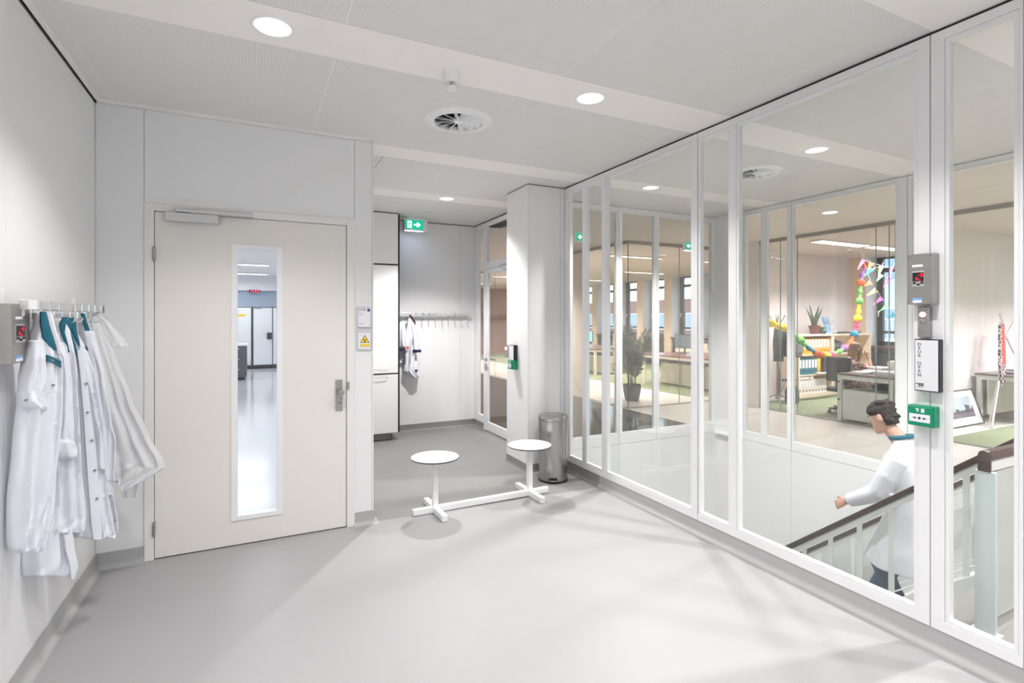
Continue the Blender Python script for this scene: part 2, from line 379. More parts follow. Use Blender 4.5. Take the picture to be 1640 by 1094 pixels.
def coved(name, pts, m, h=.10, r=.035, t=.006):
    """a skirting along the plan polyline pts, the room on the left of its direction"""
    b = B(); pts = [Vector((p[0], p[1], 0)) for p in pts]
    prof = [(0, 0), (0, h), (t, h), (t, r)] + [(t + r * (1 - cos(a)), r - r * sin(a)) for a in (.3, .7, 1.1, pi / 2)] + [(t + r, 0)]
    rs = []
    for i, p in enumerate(pts):
        d0 = (p - pts[i - 1]).normalized() if i else (pts[1] - p).normalized()
        d1 = (pts[i + 1] - p).normalized() if i < len(pts) - 1 else d0
        n0 = Vector((-d0.y, d0.x, 0)); n1 = Vector((-d1.y, d1.x, 0)); n = (n0 + n1); n = n / max(n.dot(n0), .3)
        rs.append([p + n * a + Z * z for a, z in prof])
    b.rings(rs); return obj(name, b, m, smooth=True, kind=S)
coved('baseboard_left', [(-.667, YD), (XL, YD), (XL, -3.05)], M_BASE)
coved('baseboard_door_side', [(XA, YD + .1), (XA, YD), (.68, YD)], M_BASE)
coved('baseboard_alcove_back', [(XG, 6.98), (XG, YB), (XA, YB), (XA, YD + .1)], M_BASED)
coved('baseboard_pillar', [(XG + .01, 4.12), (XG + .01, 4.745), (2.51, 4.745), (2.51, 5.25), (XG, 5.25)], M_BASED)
coved('baseboard_right', [(XG + .01, -3.05), (XG + .01, 4.12)], M_BASE)

# ------------------------------------------------------------------ glazed partitions
def glazed(name, along, c, thick, modules, z0, zb, zt, z1, m=M_FRAME, front=-1, pane_m=M_GLASS, bead=.018):
    """framed glass along 'x' or 'y' whose room face is at c; modules: (u0, u1, [(a, b) glass openings])"""
    def bx(b, u0, u1, w0, w1, a0, a1):
        return b.box(w0, w1, u0, u1, a0, a1) if along == 'y' else b.box(u0, u1, w0, w1, a0, a1)
    c1 = c + thick
    for i, (u0, u1, ops) in enumerate(modules):
        loc = (c, (u0 + u1) / 2, z0) if along == 'y' else ((u0 + u1) / 2, c, z0)
        e = empty('%s_%d' % (name, i + 1), loc, kind=S)
        g = .0015
        obj('rail', bx(B(), u0 + g, u1 - g, c, c1, z0, zb - bead), m, e, bevel=.0015)
        obj('rail', bx(B(), u0 + g, u1 - g, c, c1, zt + bead, z1), m, e, bevel=.0015)
        edges = [u0 + g] + [v for a, b_ in ops for v in (a - bead, b_ + bead)] + [u1 - g]
        for k in range(0, len(edges), 2):
            if edges[k + 1] - edges[k] > .004: obj('stile', bx(B(), edges[k], edges[k + 1], c, c1, zb - bead, zt + bead), m, e, bevel=.0015)
        for a, b_ in ops:
            q = B(); w0, w1 = c + .004, c1 - .004; s_ = bead - .0015
            bx(q, a - s_, a, w0, w1, zb - s_, zt + s_); bx(q, b_, b_ + s_, w0, w1, zb - s_, zt + s_)
            bx(q, a, b_, w0, w1, zb - s_, zb); bx(q, a, b_, w0, w1, zt, zt + s_)
            obj('glazing_frame', q, m, e)
            mid = (c + c1) / 2
            obj('glass_pane', bx(B(), a - .005, b_ + .005, mid - .004, mid + .004, zb - .005, zt + .005), pane_m, e)
TG, KG = .045, 1.0153      # frame depth; the far edges as they stand at the back of the frame
glazed('window', 'y', XG, TG, [
    (2.878, 4.742, [(2.945, 3.936 * KG), (4.082, 4.269 * KG), (4.411, 4.573 * KG)]),
    (1.384, 2.876, [(1.454, 2.471 * KG), (2.596, 2.81 * KG)]),
    (1.038, 1.382, [(1.071, 1.286 * KG)]),
    (-.6, 1.036, [(-.5, .98)]), (-2.1, -.602, [(-2.0, -.68)]), (-3.05, -2.102, [(-2.95, -2.18)])], .10, .167, 2.922, 2.985)
obj('trim_right', B().box(XG + .012, XG + .04, -3.05, 4.745, 0, .10), M_BASE, kind=S)
obj('trim_top', B().box(XG + .006, XG + .04, -3.05, 4.75, 2.985, 3.2), M_BLACK, kind=S)
glazed('window_far', 'y', XF, .05, [
    (4.085, 4.76, [(4.143, 4.415), (4.504, 4.735)]),
    (2.86, 4.082, [(2.964, 4.064)]),
    (1.70, 2.857, [(1.80, 2.80)]), (.2, 1.697, [(.3, 1.6)])], .04, .152, 2.937, 2.995)
glazed('window_end', 'x', YE, .05, [
    (3.05, 4.055, [(3.16, 4.02)]),
    (4.057, 4.662, [(4.11, 4.62)]),
    (4.664, 5.69, [(4.706, 5.65)])], .04, .178, 2.93, 2.995)
wf = obj('wall_stair_far', B().box(XF, XF + .1, -1.0, 4.082, -3, .037).box(XF, XF + .1, 4.085, 5.34, -3, .037), M_FRAME, kind=S)
obj('wall_stair_end', B().box(3.05, 4.055, YE, YE + .1, -3, .037).box(4.057, 5.69, YE, YE + .1, -3, .037), M_FRAME, kind=S)
obj('wall_stair_corner', B().box(XF, XF + .1, 4.762, 5.34, .037, 3.2), M_FRAME, kind=S)
obj('sill_ledge', B().box(XF - .055, XF, 4.75, 5.2, .035, .06), M_POWDER, wf, bevel=.003)
obj('wall_stair_side', B().box(5.66, 5.79, -1.1, -1.0, -3, 3.2).box(3.05, 5.69, -1.1, -1.0, -3, 3.2), M_PANEL, kind=S)

# ------------------------------------------------------------------ ceiling
obj('ceiling', B().box(-4.2, 13.2, -3.2, 22.3, 3.2, 3.3), M_OCEIL, kind=S)
ce = empty('ceiling_panels', (0, 0, 3.0), kind=S)
GX = [-.82 + .6 * k for k in range(0, 11)] + [5.69]
VENTS = [(1.28, 3.47), (4.28, 3.445)]
cache = {}
def holed(b, x0, x1, y0, y1, z, cx, cyy, r, up):
    n = 40; q = []; c = []
    for k in range(n):
        a = 2 * pi * (k + .5) / n; d = (cos(a), sin(a))
        t = min(((x1 - cx) if d[0] > 0 else (x0 - cx)) / d[0] if abs(d[0]) > 1e-9 else 1e9, ((y1 - cyy) if d[1] > 0 else (y0 - cyy)) / d[1] if abs(d[1]) > 1e-9 else 1e9)
        q.append(Vector((cx + d[0] * t, cyy + d[1] * t, z))); c.append(Vector((cx + d[0] * r, cyy + d[1] * r, z)))
    # true corners
    for cxr, cyr in ((x0, y0), (x0, y1), (x1, y0), (x1, y1)):
        k = min(range(n), key=lambda i: (q[i].x - cxr) ** 2 + (q[i].y - cyr) ** 2); q[k] = Vector((cxr, cyr, z))
    top = [v + Z * up for v in c]; qt = [v + Z * up for v in q]
    fs = []
    for k in range(n):
        j = (k + 1) % n; fs.append((k, j, n + j, n + k)); fs.append((n + k, n + j, 2 * n + j, 2 * n + k)); fs.append((k, 3 * n + k, 3 * n + j, j))
    b.add(q + c + top + qt, fs)
rows = [(-3.05, -2.02), (-1.66, -.5), (-.14, 1.02), (1.372, 2.565), (2.925, 4.212), (4.502, 5.6), (5.93, 7.3)]
for y0, y1 in rows:
    for k in range(len(GX) - 1):
        x0, x1 = GX[k], GX[k + 1]
        if x1 <= XA + .02 and y0 > 4.3: continue
        xx0 = max(x0, XA) if y0 > 4.3 else x0
        ye = min(y1, YD - .03) if (x1 < XA and y0 < YD < y1) else y1
        ye = min(ye, YE) if x0 > 2.9 and y0 < YE < ye else ye
        if x0 > 2.9 and y0 > YE: continue
        g = .0018
        hit = [v for v in VENTS if x0 < v[0] < x1 and y0 < v[1] < y1]
        b = B()
        if hit: holed(b, xx0 + g, x1 - g, y0 + g, ye - g, 3.0, hit[0][0], hit[0][1], .17, .012); obj('ceiling_panel', b, M_PERF, ce); continue
        key = (round(x1 - xx0, 4), round(ye - y0, 4))
        loc = Vector(((xx0 + x1) / 2, (y0 + ye) / 2, 0))
        if key not in cache:
            cache[key] = obj('ceiling_panel', B().box(xx0 + g, x1 - g, y0 + g, ye - g, 3.0, 3.012), M_PERF, ce, bevel=.0012); cache[key]['at'] = (loc.x, loc.y)
        else:
            at = cache[key]['at']; inst(cache[key], (loc.x - at[0], loc.y - at[1], 0), ce)
for o in cache.values(): del o['at']
# pale bars behind the panel joints
for y0, y1 in rows:
    bb = B()
    for k in range(len(GX)):
        x = GX[k]
        if (y0 > 4.3 and x < XA + .2) or (x > 2.96 and y0 > YE): continue
        bb.box(x - .0018, x + .0018, y0, min(y1, YD - .03) if x < XA else (min(y1, YE) if x > 2.96 else y1), 3.0004, 3.012)
    obj('joint_bar', bb, M_PERFE, ce, kind='stuff')
ALL_L = HALL_LAMPS + WELL_LAMPS
for y0, y1 in ((-2.02, -1.66), (-.5, -.14), (1.02, 1.372), (2.565, 2.925), (4.212, 4.502), (5.6, 5.93)):
    segs = [(-.82, .675), (.675, 2.95), (2.95, 5.69)] if y0 < 4 else ([(XA, 2.95), (2.95, 5.69)] if y0 < 5 else [(XA, 2.95)])
    for x0, x1 in segs:
        holes = sorted([l for l in ALL_L if x0 < l[0] < x1 and y0 < l[1] < y1])
        b = B(); cur = x0 + .0015
        for hx, hy in holes:
            h = .14
            if hx - h > cur: b.box(cur, hx - h, y0, y1, 2.9985, 3.011)
            holed(b, hx - h, hx + h, y0, y1, 2.9985, hx, hy, .088, .0125); cur = hx + h
        b.box(cur, x1 - .0015, y0, y1, 2.9985, 3.011)
        obj('ceiling_strip', b, M_CEIL, ce)
        if x1 == .675: obj('strip_joint', B().box(.6738, .6762, y0, y1, 2.9989, 3.01), M_PERFE, ce)
obj('ceiling_edge_strip', B().box(XL + .012, XL + .032, -3.05, YD - .035, 2.985, 3.011), M_PERFE, ce)
obj('ceiling_edge_strip', B().box(XL + .032, -.8225, -3.05, YD - .035, 3.0, 3.011), M_PERF, ce)
obj('ceiling_edge_strip', B().box(XL + .012, XA - .01, YD - .034, YD - .004, 2.984, 3.011), M_PERFE, ce)
obj('trim_gap_shade_left', B().box(-.94, XL + .012, -3.05, 4.26, 2.999, 3.2), M_BLACK, kind=S)  # black filler stands in for the shade in the gap under the ceiling
obj('trim_gap_shade_door_side', B().box(-.93, XA - .012, YD - .004, YD + .02, 2.99, 3.2), M_BLACK, kind=S)  # same black stand-in for gap shade, above the door wall
obj('ceiling_corridor', B().box(5.69, 8.13, -1.1, 7.4, 3.0, 3.02), M_OCEIL, kind=S)
obj('ceiling_office', B().box(2.95, 13.2, 7.4, 22.2, 3.0, 3.02), M_OCEIL, kind=S)
obj('ceiling_passage', B().box(2.95, 5.69, 5.24, 7.4, 3.0, 3.02), M_OCEIL, kind=S)
obj('ceiling_room', B().box(8.13, 13.2, -1.1, 7.4, 3.0, 3.02), M_OCEIL, kind=S)
obj('ceiling_laboratory', B().box(-4.1, .72, 4.26, 19.4, 3.0, 3.02).box(.72, 1.6, 7.45, 19.4, 3.0, 3.02), M_CEIL, kind=S)

# downlights
def downlight(x, y, label, group=None, warm=False):
    e = empty('ceiling_downlight', (x, y, 2.9985), label, 'ceiling light', group)
    obj('trim_ring', B().lathe([(.084, .012), (.084, -.001), (.092, -.005), (.101, -.001), (.101, 0)], (x, y, 2.9985), 36, closed=True), M_POWDER, e, smooth=True)
    obj('reflector', B().rings([[Vector((x + r * cos(2 * pi * k / 32), y + r * sin(2 * pi * k / 32), z)) for k in range(32)] for r, z in ((.0865, 2.999), (.083, 3.03), (.072, 3.07), (.05, 3.1), (.001, 3.102))], cap=False), M_BOWL, e, smooth=True)
    obj('lamp', B().lathe([(.038, 3.085), (.04, 3.095), (.036, 3.1)], (x, y, 0), 20), M_LAMP, e, smooth=True)
    return e
LBL = ['round recessed downlight in the pale ceiling strip, left of the smoke detector', 'round recessed downlight in the pale ceiling strip, between the smoke detector and the glass wall']
for i, (x, y) in enumerate(HALL_LAMPS[:2]): downlight(x, y, LBL[i], 'hall downlights')
for i, (x, y) in enumerate(HALL_LAMPS[2:4]): downlight(x, y, 'round recessed downlight in the ceiling strip above the camera, ' + ('by the left wall' if i == 0 else 'by the glass wall'), 'hall downlights')
downlight(*HALL_LAMPS[8], 'round recessed downlight in the alcove ceiling near the exit sign', 'hall downlights')
downlight(*WELL_LAMPS[0], 'lit round downlight over the far end of the stairwell behind the glass', 'stairwell downlights')
downlight(*WELL_LAMPS[1], 'round downlight over the middle of the stairwell behind the large pane', 'stairwell downlights')
downlight(*WELL_LAMPS[2], 'round downlight over the stair landing behind the glass', 'stairwell downlights')
for i, (x, y) in enumerate(CORR_LAMPS[:1]):
    e = empty('ceiling_downlight', (x, y, 3.0), 'small bright downlight in the corridor ceiling beyond the stairwell', 'ceiling light', 'corridor downlights')
    obj('trim_ring', B().lathe([(.085, 0), (.085, -.004), (.1, -.004), (.102, 0)], (x, y, 3.0), 30, closed=True), M_POWDER, e, smooth=True)
    obj('lamp', B().lathe([(.084, 0), (.084, -.003), (.001, -.0035)], (x, y, 3.0), 30), M_LAMP, e)
for o in [o for o in bpy.data.objects if o.type == 'LIGHT' and o.data.type == 'SPOT' and (o.location.x > 6 or o.location.y > 6)]: o.location.z = 2.98

# smoke detector
e = empty('smoke_detector', (.99, 2.80, 2.9985), 'white smoke detector on a cylindrical base under the ceiling strip', 'smoke detector')
obj('base', B().lathe([(.05, 0), (.05, -.008), (.047, -.012), (.047, -.06), (.042, -.066), (.001, -.066)], (.99, 2.80, 2.9985), 30), M_WHITE, e, smooth=True)
b = B()
for k in range(16):
    a = 2 * pi * k / 16; b.obox((.99, 2.80, 2.9985), (cos(a), sin(a), 0), (-sin(a), cos(a), 0), Z, .014, .036, -.002, .002, -.086, -.064)
obj('vent_fins', b, M_WHITE, e)
obj('sensor_cap', B().lathe([(.03, -.084), (.03, -.090), (.026, -.098), (.012, -.103), (.001, -.104)], (.99, 2.80, 2.9985), 24), M_WHITE, e, smooth=True)
obj('sensor_core', B().lathe([(.016, -.064), (.016, -.086)], (.99, 2.80, 2.9985), 16), M_DARK, e, smooth=True)

# swirl diffusers
def vent(x, y, label):
    e = empty('swirl_vent', (x, y, 3.0), label, 'air vent', 'ceiling air diffusers')
    obj('rim', B().rings([[Vector((x + r * cos(2 * pi * k / 48), y + r * sin(2 * pi * k / 48), z)) for k in range(48)] for r, z in ((.168, 3.02), (.168, 3.0), (.172, 2.985), (.20, 2.986), (.235, 2.994), (.24, 3.0))], cap=False), M_POWDER, e, smooth=True)
    obj('hub', B().lathe([(.001, 2.988), (.03, 2.988), (.036, 2.996), (.036, 3.02)], (x, y, 0), 24), M_POWDER, e, smooth=True)
    obj('back_box', B().rings([[Vector((x + r * cos(2 * pi * k / 32), y + r * sin(2 * pi * k / 32), z)) for k in range(32)] for r, z in ((.169, 3.012), (.169, 3.12), (.001, 3.12))], cap=False), M_DARK, e, smooth=True)
    v0 = None
    for k in range(12):
        a = 2 * pi * k / 12; u = Vector((cos(a), sin(a), 0)); v = Vector((-sin(a), cos(a), 0)); c = Vector((x, y, 3.0))
        rs = []
        for r in (.034, .09, .166):
            wd_ = .012 + r * .10; t = radians(-40)
            p = c + u * r; d = v * cos(t) + Z * sin(t); nn = v * -sin(t) + Z * cos(t)
            rs.append([p - d * wd_ + nn * .0015, p + d * wd_ + nn * .0015, p + d * wd_ - nn * .0015, p - d * wd_ - nn * .0015])
        obj('vane', B().rings(rs), M_POWDER, e)
vent(*VENTS[0], 'round white swirl vent in the hall ceiling beside the smoke detector')
vent(*VENTS[1], 'round white swirl vent in the stairwell ceiling behind the glass')
e = empty('ceiling_sensor', (1.99, 6.54, 3.0), 'small flat round sensor in the alcove ceiling beside the exit sign', 'sensor')
obj('plate', B().lathe([(.05, 0), (.05, -.004), (.046, -.006)], (1.99, 6.54, 3.0), 24), M_WHITE, e, smooth=True)
obj('slot', B().box(1.95, 2.03, 6.532, 6.548, 2.993, 2.9945), M_DARK, e)

# ------------------------------------------------------------------ laboratory door
D = empty('door_1', (0, YD, 0), kind=S)
x0, x1 = -.608, .618
lf = B(); zt, wx0, wx1, wz0, wz1 = 2.314, -.125, .136, .205, 2.10
lf.box(x0, wx0, YD, YD + .045, .008, zt).box(wx1, x1, YD, YD + .045, .008, zt).box(wx0, wx1, YD, YD + .045, .008, wz0).box(wx0, wx1, YD, YD + .045, wz1, zt)
leaf = obj('door_leaf', lf, M_DOOR, D)
b = B()
for q in ((-.162, wx0 + .004, .178, 2.13), (wx1 - .004, .17, .178, 2.13)): b.box(q[0], q[1], YD - .008, YD + .05, q[2], q[3])
b.box(wx0, wx1, YD - .008, YD + .05, .178, wz0 + .004); b.box(wx0, wx1, YD - .008, YD + .05, wz1 - .004, 2.13)
obj('window_trim', b, M_POWDER, leaf, bevel=.002)
obj('glass_pane', B().box(wx0, wx1, YD + .018, YD + .026, wz0, wz1), M_GLASSL, leaf)
jb = B().box(-.666, x0 - .004, YD - .012, YD + .105, 0, 2.37).box(x1 + .004, .68, YD - .012, YD + .105, 0, 2.37).box(x0 - .004, x1 + .004, YD - .012, YD + .105, zt + .004, 2.37)
obj('door_frame', jb, M_JAMB, D, bevel=.003)
obj('door_stop', B().box(x0 - .004, x0 + .012, YD + .046, YD + .1, 0, zt + .004).box(x1 - .012, x1 + .004, YD + .046, YD + .1, 0, zt + .004).box(x0, x1, YD + .046, YD + .1, zt - .012, zt + .004), M_DARK, D)
for z in (1.985, .158):
    h = obj('hinge', B().lathe([(.009, z), (.009, z + .022)], (x0 - .004, YD - .014, 0), 12).lathe([(.009, z + .024), (.009, z + .070)], (x0 - .004, YD - .014, 0), 12).lathe([(.009, z + .072), (.009, z + .094)], (x0 - .004, YD - .014, 0), 12), M_STEELD, D, smooth=True)
lk = obj('lock_plate', B().box(.541, .589, YD - .012, YD, .902, 1.138), M_STEELD, leaf, bevel=.003, label='dull steel lock plate with round knob')
obj('knob', B().lathe([(.012, 0), (.012, -.025), (.022, -.032), (.025, -.042), (.025, -.058), (.020, -.063), (.001, -.064)], (.572, YD - .01, 1.043), 24, 'y'), M_STEELD, lk, smooth=True)
obj('keyhole', B().lathe([(.006, 0), (.006, -.004)], (.566, YD - .011, .962), 12, 'y'), M_DARK, lk)
obj('strike_plate', B().box(.6215, .640, YD - .022, YD - .01, 1.062, 1.118), M_STEELD, D, bevel=.002)
cl = obj('door_closer', B().box(-.545, -.235, YD - .055, YD - .002, 2.255, 2.312), M_ALU, D, bevel=.004, label='grey metal door closer at the top of the door')
obj('slide_rail', B().box(-.49, -.03, YD - .042, YD - .008, 2.318, 2.345), M_ALU, cl, bevel=.003)
obj('closer_arm', B().obox((-.40, YD - .03, 2.315), Vector((1, -.0, .0)), Y, Z, 0, .36, -.011, .011, -.003, .003), M_STEELD, cl)
obj('trim_threshold', B().box(x0, x1, YD + .005, YD + .1, 0, .003), M_DARK, kind=S)

# signs right of the door
def sign_plate(x0, x1, z0, z1, label, group):
    e = empty('wall_sign', ((x0 + x1) / 2, YD - .012, z0), label, 'sign', group)
    f = .005
    obj('sign_frame', B().box(x0, x0 + f, YD - .012, YD, z0, z1).box(x1 - f, x1, YD - .012, YD, z0, z1).box(x0 + f, x1 - f, YD - .012, YD, z0, z0 + f).box(x0 + f, x1 - f, YD - .012, YD, z1 - f, z1), M_ALU, e)
    obj('card', B().box(x0 + f, x1 - f, YD - .009, YD, z0 + f, z1 - f), M_CARD, e); return e
e = sign_plate(.70, .805, 1.535, 1.69, 'upper white room sign with a dark blue square, right of the cream door', 'door signs')
YS = YD - .0095
text('heading', 'C-LAB', M_INK, e, (.712, YS, 1.665), X, Z, .018)
text('small_print', '1.43', M_INKG, e, (.712, YS, 1.640), X, Z, .013)
obj('blue_square', B().box(.776, .796, YS - .0005, YS + .001, 1.658, 1.680), M_INKB, e)
for q in ((.752, 1.630), (.757, 1.565), (.75, 1.559)): obj('print_line', B().box(.712, q[0], YS - .0004, YS + .001, q[1], q[1] + .002), M_INKG, e)
e = sign_plate(.70, .805, 1.36, 1.515, 'lower white warning sign with a yellow radiation triangle, right of the cream door', 'door signs')
def tri(c, r): return [(c[0] + r * cos(pi / 2 + 2 * pi * k / 3), c[1] + r * sin(pi / 2 + 2 * pi * k / 3)) for k in range(3)]
cx_, cz_ = .756, 1.435
obj('triangle_border', B().prism(tri((0, 0), .042), (cx_, YS, cz_), X, Z, -Y, -.001, .0004), M_INK, e)
obj('triangle', B().prism(tri((0, 0), .034), (cx_, YS, cz_), X, Z, -Y, -.001, .0008), M_YEL, e)
for k in range(3):
    a0 = pi / 2 + pi / 3 + 2 * pi * k / 3 - pi / 6 - pi / 6 + pi / 6
    pts = [(r * cos(a), r * sin(a)) for r, aa in ((.0045, (0, pi / 3)), (.0145, (pi / 3, pi / 6, 0))) for a in [a0 + t for t in aa]]
    obj('trefoil_blade', B().prism(pts, (cx_, YS, cz_ - .002), X, Z, -Y, -.001, .0012), M_INK, e)
obj('trefoil_centre', B().lathe([(.003, 0), (.003, -.0016)], (cx_, YS + .0005, cz_ - .002), 12, 'y'), M_INK, e)
obj('caption_bar', B().box(.72, .792, YS - .0005, YS + .001, 1.383, 1.405), M_YELD, e)
for q in ((.712, .796, 1.500, 1.502), (.712, .796, 1.494, 1.496), (.722, .728, 1.468, 1.476)): obj('print_line', B().box(q[0], q[1], YS - .0004, YS + .001, q[2], q[3]), M_INKG, e)

# ------------------------------------------------------------------ bench of two round seats across the floor joint
e = empty('step_over_bench', (1.74, 4.16, 0), 'white two-seat step-over bench, round seats on one floor bar', 'bench')
s1, s2 = Vector((1.327, 4.155, 0)), Vector((2.225, 4.175, 0)); du = (s2 - s1).normalized(); dv = Vector((-du.y, du.x, 0))
obj('floor_bar', B().obox(s1, du, dv, Z, -.19, (s2 - s1).length + .19, -.022, .022, .004, .052), M_POWDER, e, bevel=.003)
for s in (s1, s2):
    obj('cross_foot', B().obox(s, du, dv, Z, -.023, .023, -.24, .24, .003, .051), M_POWDER, e, bevel=.003)
    obj('post', B().obox(s, du, dv, Z, -.022, .022, -.022, .022, .051, .447), M_POWDER, e, bevel=.003)
    sh = s - Vector((.03, .10, 0)) * 0
    st = obj('seat', B().lathe([(.195, .4575), (.196, .4585), (.195, .4605), (.001, .4605)], s, 56), M_SEAT, e, smooth=True)
    obj('seat_core', B().lathe([(.001, .4465), (.190, .4465), (.196, .450), (.196, .4575), (.001, .4575)], s, 56), M_SEATE, st, smooth=True)
    obj('seat_bracket', B().obox(s, du, dv, Z, -.06, .06, -.06, .06, .441, .4465), M_POWDER, st)

# pedal bin
bx_, by_ = 2.655, 4.485
e = empty('pedal_bin', (bx_, by_, 0), 'tall brushed steel pedal bin standing against the white pillar', 'bin')
obj('body', B().lathe([(.001, .018), (.143, .018), (.143, .60), (.001, .60)], (bx_, by_, 0), 56), M_STEEL, e, smooth=True)
obj('base_ring', B().lathe([(.001, .001), (.146, .001), (.148, .006), (.147, .018), (.001, .018)], (bx_, by_, 0), 56), M_BLACK, e, smooth=True)
obj('lid', B().lathe([(.001, .603), (.146, .603), (.1475, .608), (.1475, .635), (.143, .648), (.10, .655), (.001, .657)], (bx_, by_, 0), 56), M_STEEL, e, smooth=True)
fd = Vector((-bx_, -by_, 0)).normalized(); fr_ = Vector((-fd.y, fd.x, 0))
pd = obj('pedal', B().obox((bx_, by_, 0), fr_, fd, Z, -.034, .034, .14, .172, .030, .036), M_CHROME, e, bevel=.003)
obj('pedal_slot', B().obox((bx_, by_, 0), fr_, fd, Z, -.042, .042, .138, .1465, .024, .056), M_BLACK, pd)
obj('lid_hinge', B().obox((bx_, by_, 0), fr_, fd, Z, -.05, .05, -.158, -.14, .56, .64), M_BLACK, e)

# ------------------------------------------------------------------ room pressure display on the left wall
SEG = {'8': 'abcdefg', '-': 'g', 'P': 'abefg', 'a': 'cdegx', '0': 'abcdef', '1': 'bc', '5': 'acdfg', '2': 'abdeg', '3': 'abcdg'}
def seven(b, o, u, v, n, ch, hh, d):
    wd_ = hh * .55; t = hh * .11; m = hh / 2
    bars = {'a': (0, wd_, hh - t, hh), 'd': (0, wd_, 0, t), 'g': (0, wd_, m - t / 2, m + t / 2), 'f': (0, t, m, hh), 'e': (0, t, 0, m), 'b': (wd_ - t, wd_, m, hh), 'c': (wd_ - t, wd_, 0, m), 'x': (wd_ - t, wd_, 0, t)}
    for s_ in SEG[ch]:
        a0, a1, b0, b1 = bars[s_]; b.obox(o, u, v, n, a0, a1, b0, b1, 0, d)
def display(name, o, u, v, n, wd_, hh, dp, label, scale=1):
    """steel box with LED window; o lower left corner of its back"""
    o, u, v, n = Vector(o), Vector(u), Vector(v), Vector(n)
    e = empty(name, o + u * wd_ / 2, label, 'display', None)
    obj('housing', B().obox(o, u, v, n, 0, wd_, 0, hh, 0, dp), M_STEELD, e, bevel=.003)
    f = o + n * dp
    obj('bezel', B().obox(f, u, v, n, .2 * wd_, .68 * wd_, .35 * hh, .66 * hh, 0, .002), M_ALU, e)
    obj('led_window', B().obox(f, u, v, n, .22 * wd_, .66 * wd_, .45 * hh, .63 * hh, .002, .003), M_BLACK, e)
    b = B(); hd = .066 * hh
    seven(b, f + u * .44 * wd_ + v * .545 * hh, u, v, n, '-', hd, .0042); seven(b, f + u * .55 * wd_ + v * .545 * hh, u, v, n, '8', hd, .0042)
    seven(b, f + u * .35 * wd_ + v * .465 * hh, u, v, n, 'P', hd, .0042); seven(b, f + u * .47 * wd_ + v * .465 * hh, u, v, n, 'a', hd * .8, .0042)
    obj('led_digits', b, M_LED, e)
    for k, (a, c) in enumerate(((.24, .405), (.40, .375), (.55, .405))):
        obj('button', B().obox(f, u, v, n, a * wd_, (a + .11) * wd_, c * hh, (c + .035) * hh, .002, .005), M_INK, e)
    obj('name_label', B().obox(f, u, v, n, .2 * wd_, .62 * wd_, .74 * hh, .785 * hh, 0, .0012), M_CARD, e)
    obj('calibration_sticker', B().obox(f, u, v, n, .22 * wd_, .58 * wd_, .08 * hh, .125 * hh, 0, .001), M_INKB2, e)
    obj('white_sticker', B().obox(f, u, v, n, .22 * wd_, .58 * wd_, .03 * hh, .078 * hh, 0, .001), M_CARD, e)
    for a, c in ((.05, .04), (.93, .04), (.05, .95), (.93, .95)): obj('screw', B().lathe([(.004, 0), (.004, .0015), (.001, .0015)], (0, 0, 0), 10) if False else B().obox(f + u * a * wd_ + v * c * hh, u, v, n, -.003, .003, -.003, .003, 0, .0012), M_STEEL, e)
    return e
M_INKB2 = mat('pale_blue_print', (.18, .38, .72), .5)
display('pressure_display', (XL, 2.655, 1.425), Y, Z, X, .185, .235, .075, 'steel box with red digits on the left wall, cut by the picture edge')

# ------------------------------------------------------------------ coat rail on the left wall
e = empty('coat_rail', (XL, 3.28, 1.58), 'aluminium coat rail with hooks on the left wall, hung with lab coats', 'coat rail', 'coat rails')
obj('back_rail', B().box(XL, XL + .012, 2.72, 3.88, 1.580, 1.625), M_ALU, e, bevel=.002)
bar = obj('front_bar', B().box(XL + .075, XL + .10, 2.745, 3.885, 1.640, 1.675), M_ALU, e, bevel=.003)
for y in (2.76, 3.70):
    obj('bracket', B().box(XL, XL + .08, y - .012, y + .012, 1.60, 1.612).box(XL, XL + .014, y - .016, y + .016, 1.585, 1.72).box(XL + .066, XL + .08, y - .010, y + .010, 1.60, 1.68), M_WHITE, e, bevel=.002)
obj('end_cap', B().box(XL + .073, XL + .102, 3.885, 3.893, 1.638, 1.677), M_DARK, bar)
obj('sleeve_cap', B().box(XL + .071, XL + .104, 2.735, 2.83, 1.637, 1.678), M_WHITE, bar, bevel=.003)
HOOKY = [2.87 + .12 * k for k in range(9)]
for y in HOOKY:
    c = (XL + .0875, y)
    obj('hook_clip', B().box(XL + .073, XL + .102, y - .013, y + .013, 1.637, 1.678), M_CHROME, bar, bevel=.002)
    obj('hook', B().tube([(c[0] - .01, y, 1.637), (c[0] - .012, y, 1.605), (c[0] - .004, y, 1.588), (c[0] + .016, y, 1.580), (c[0] + .034, y, 1.588), (c[0] + .042, y, 1.604)], .0042, 8), M_CHROME, bar, smooth=True)

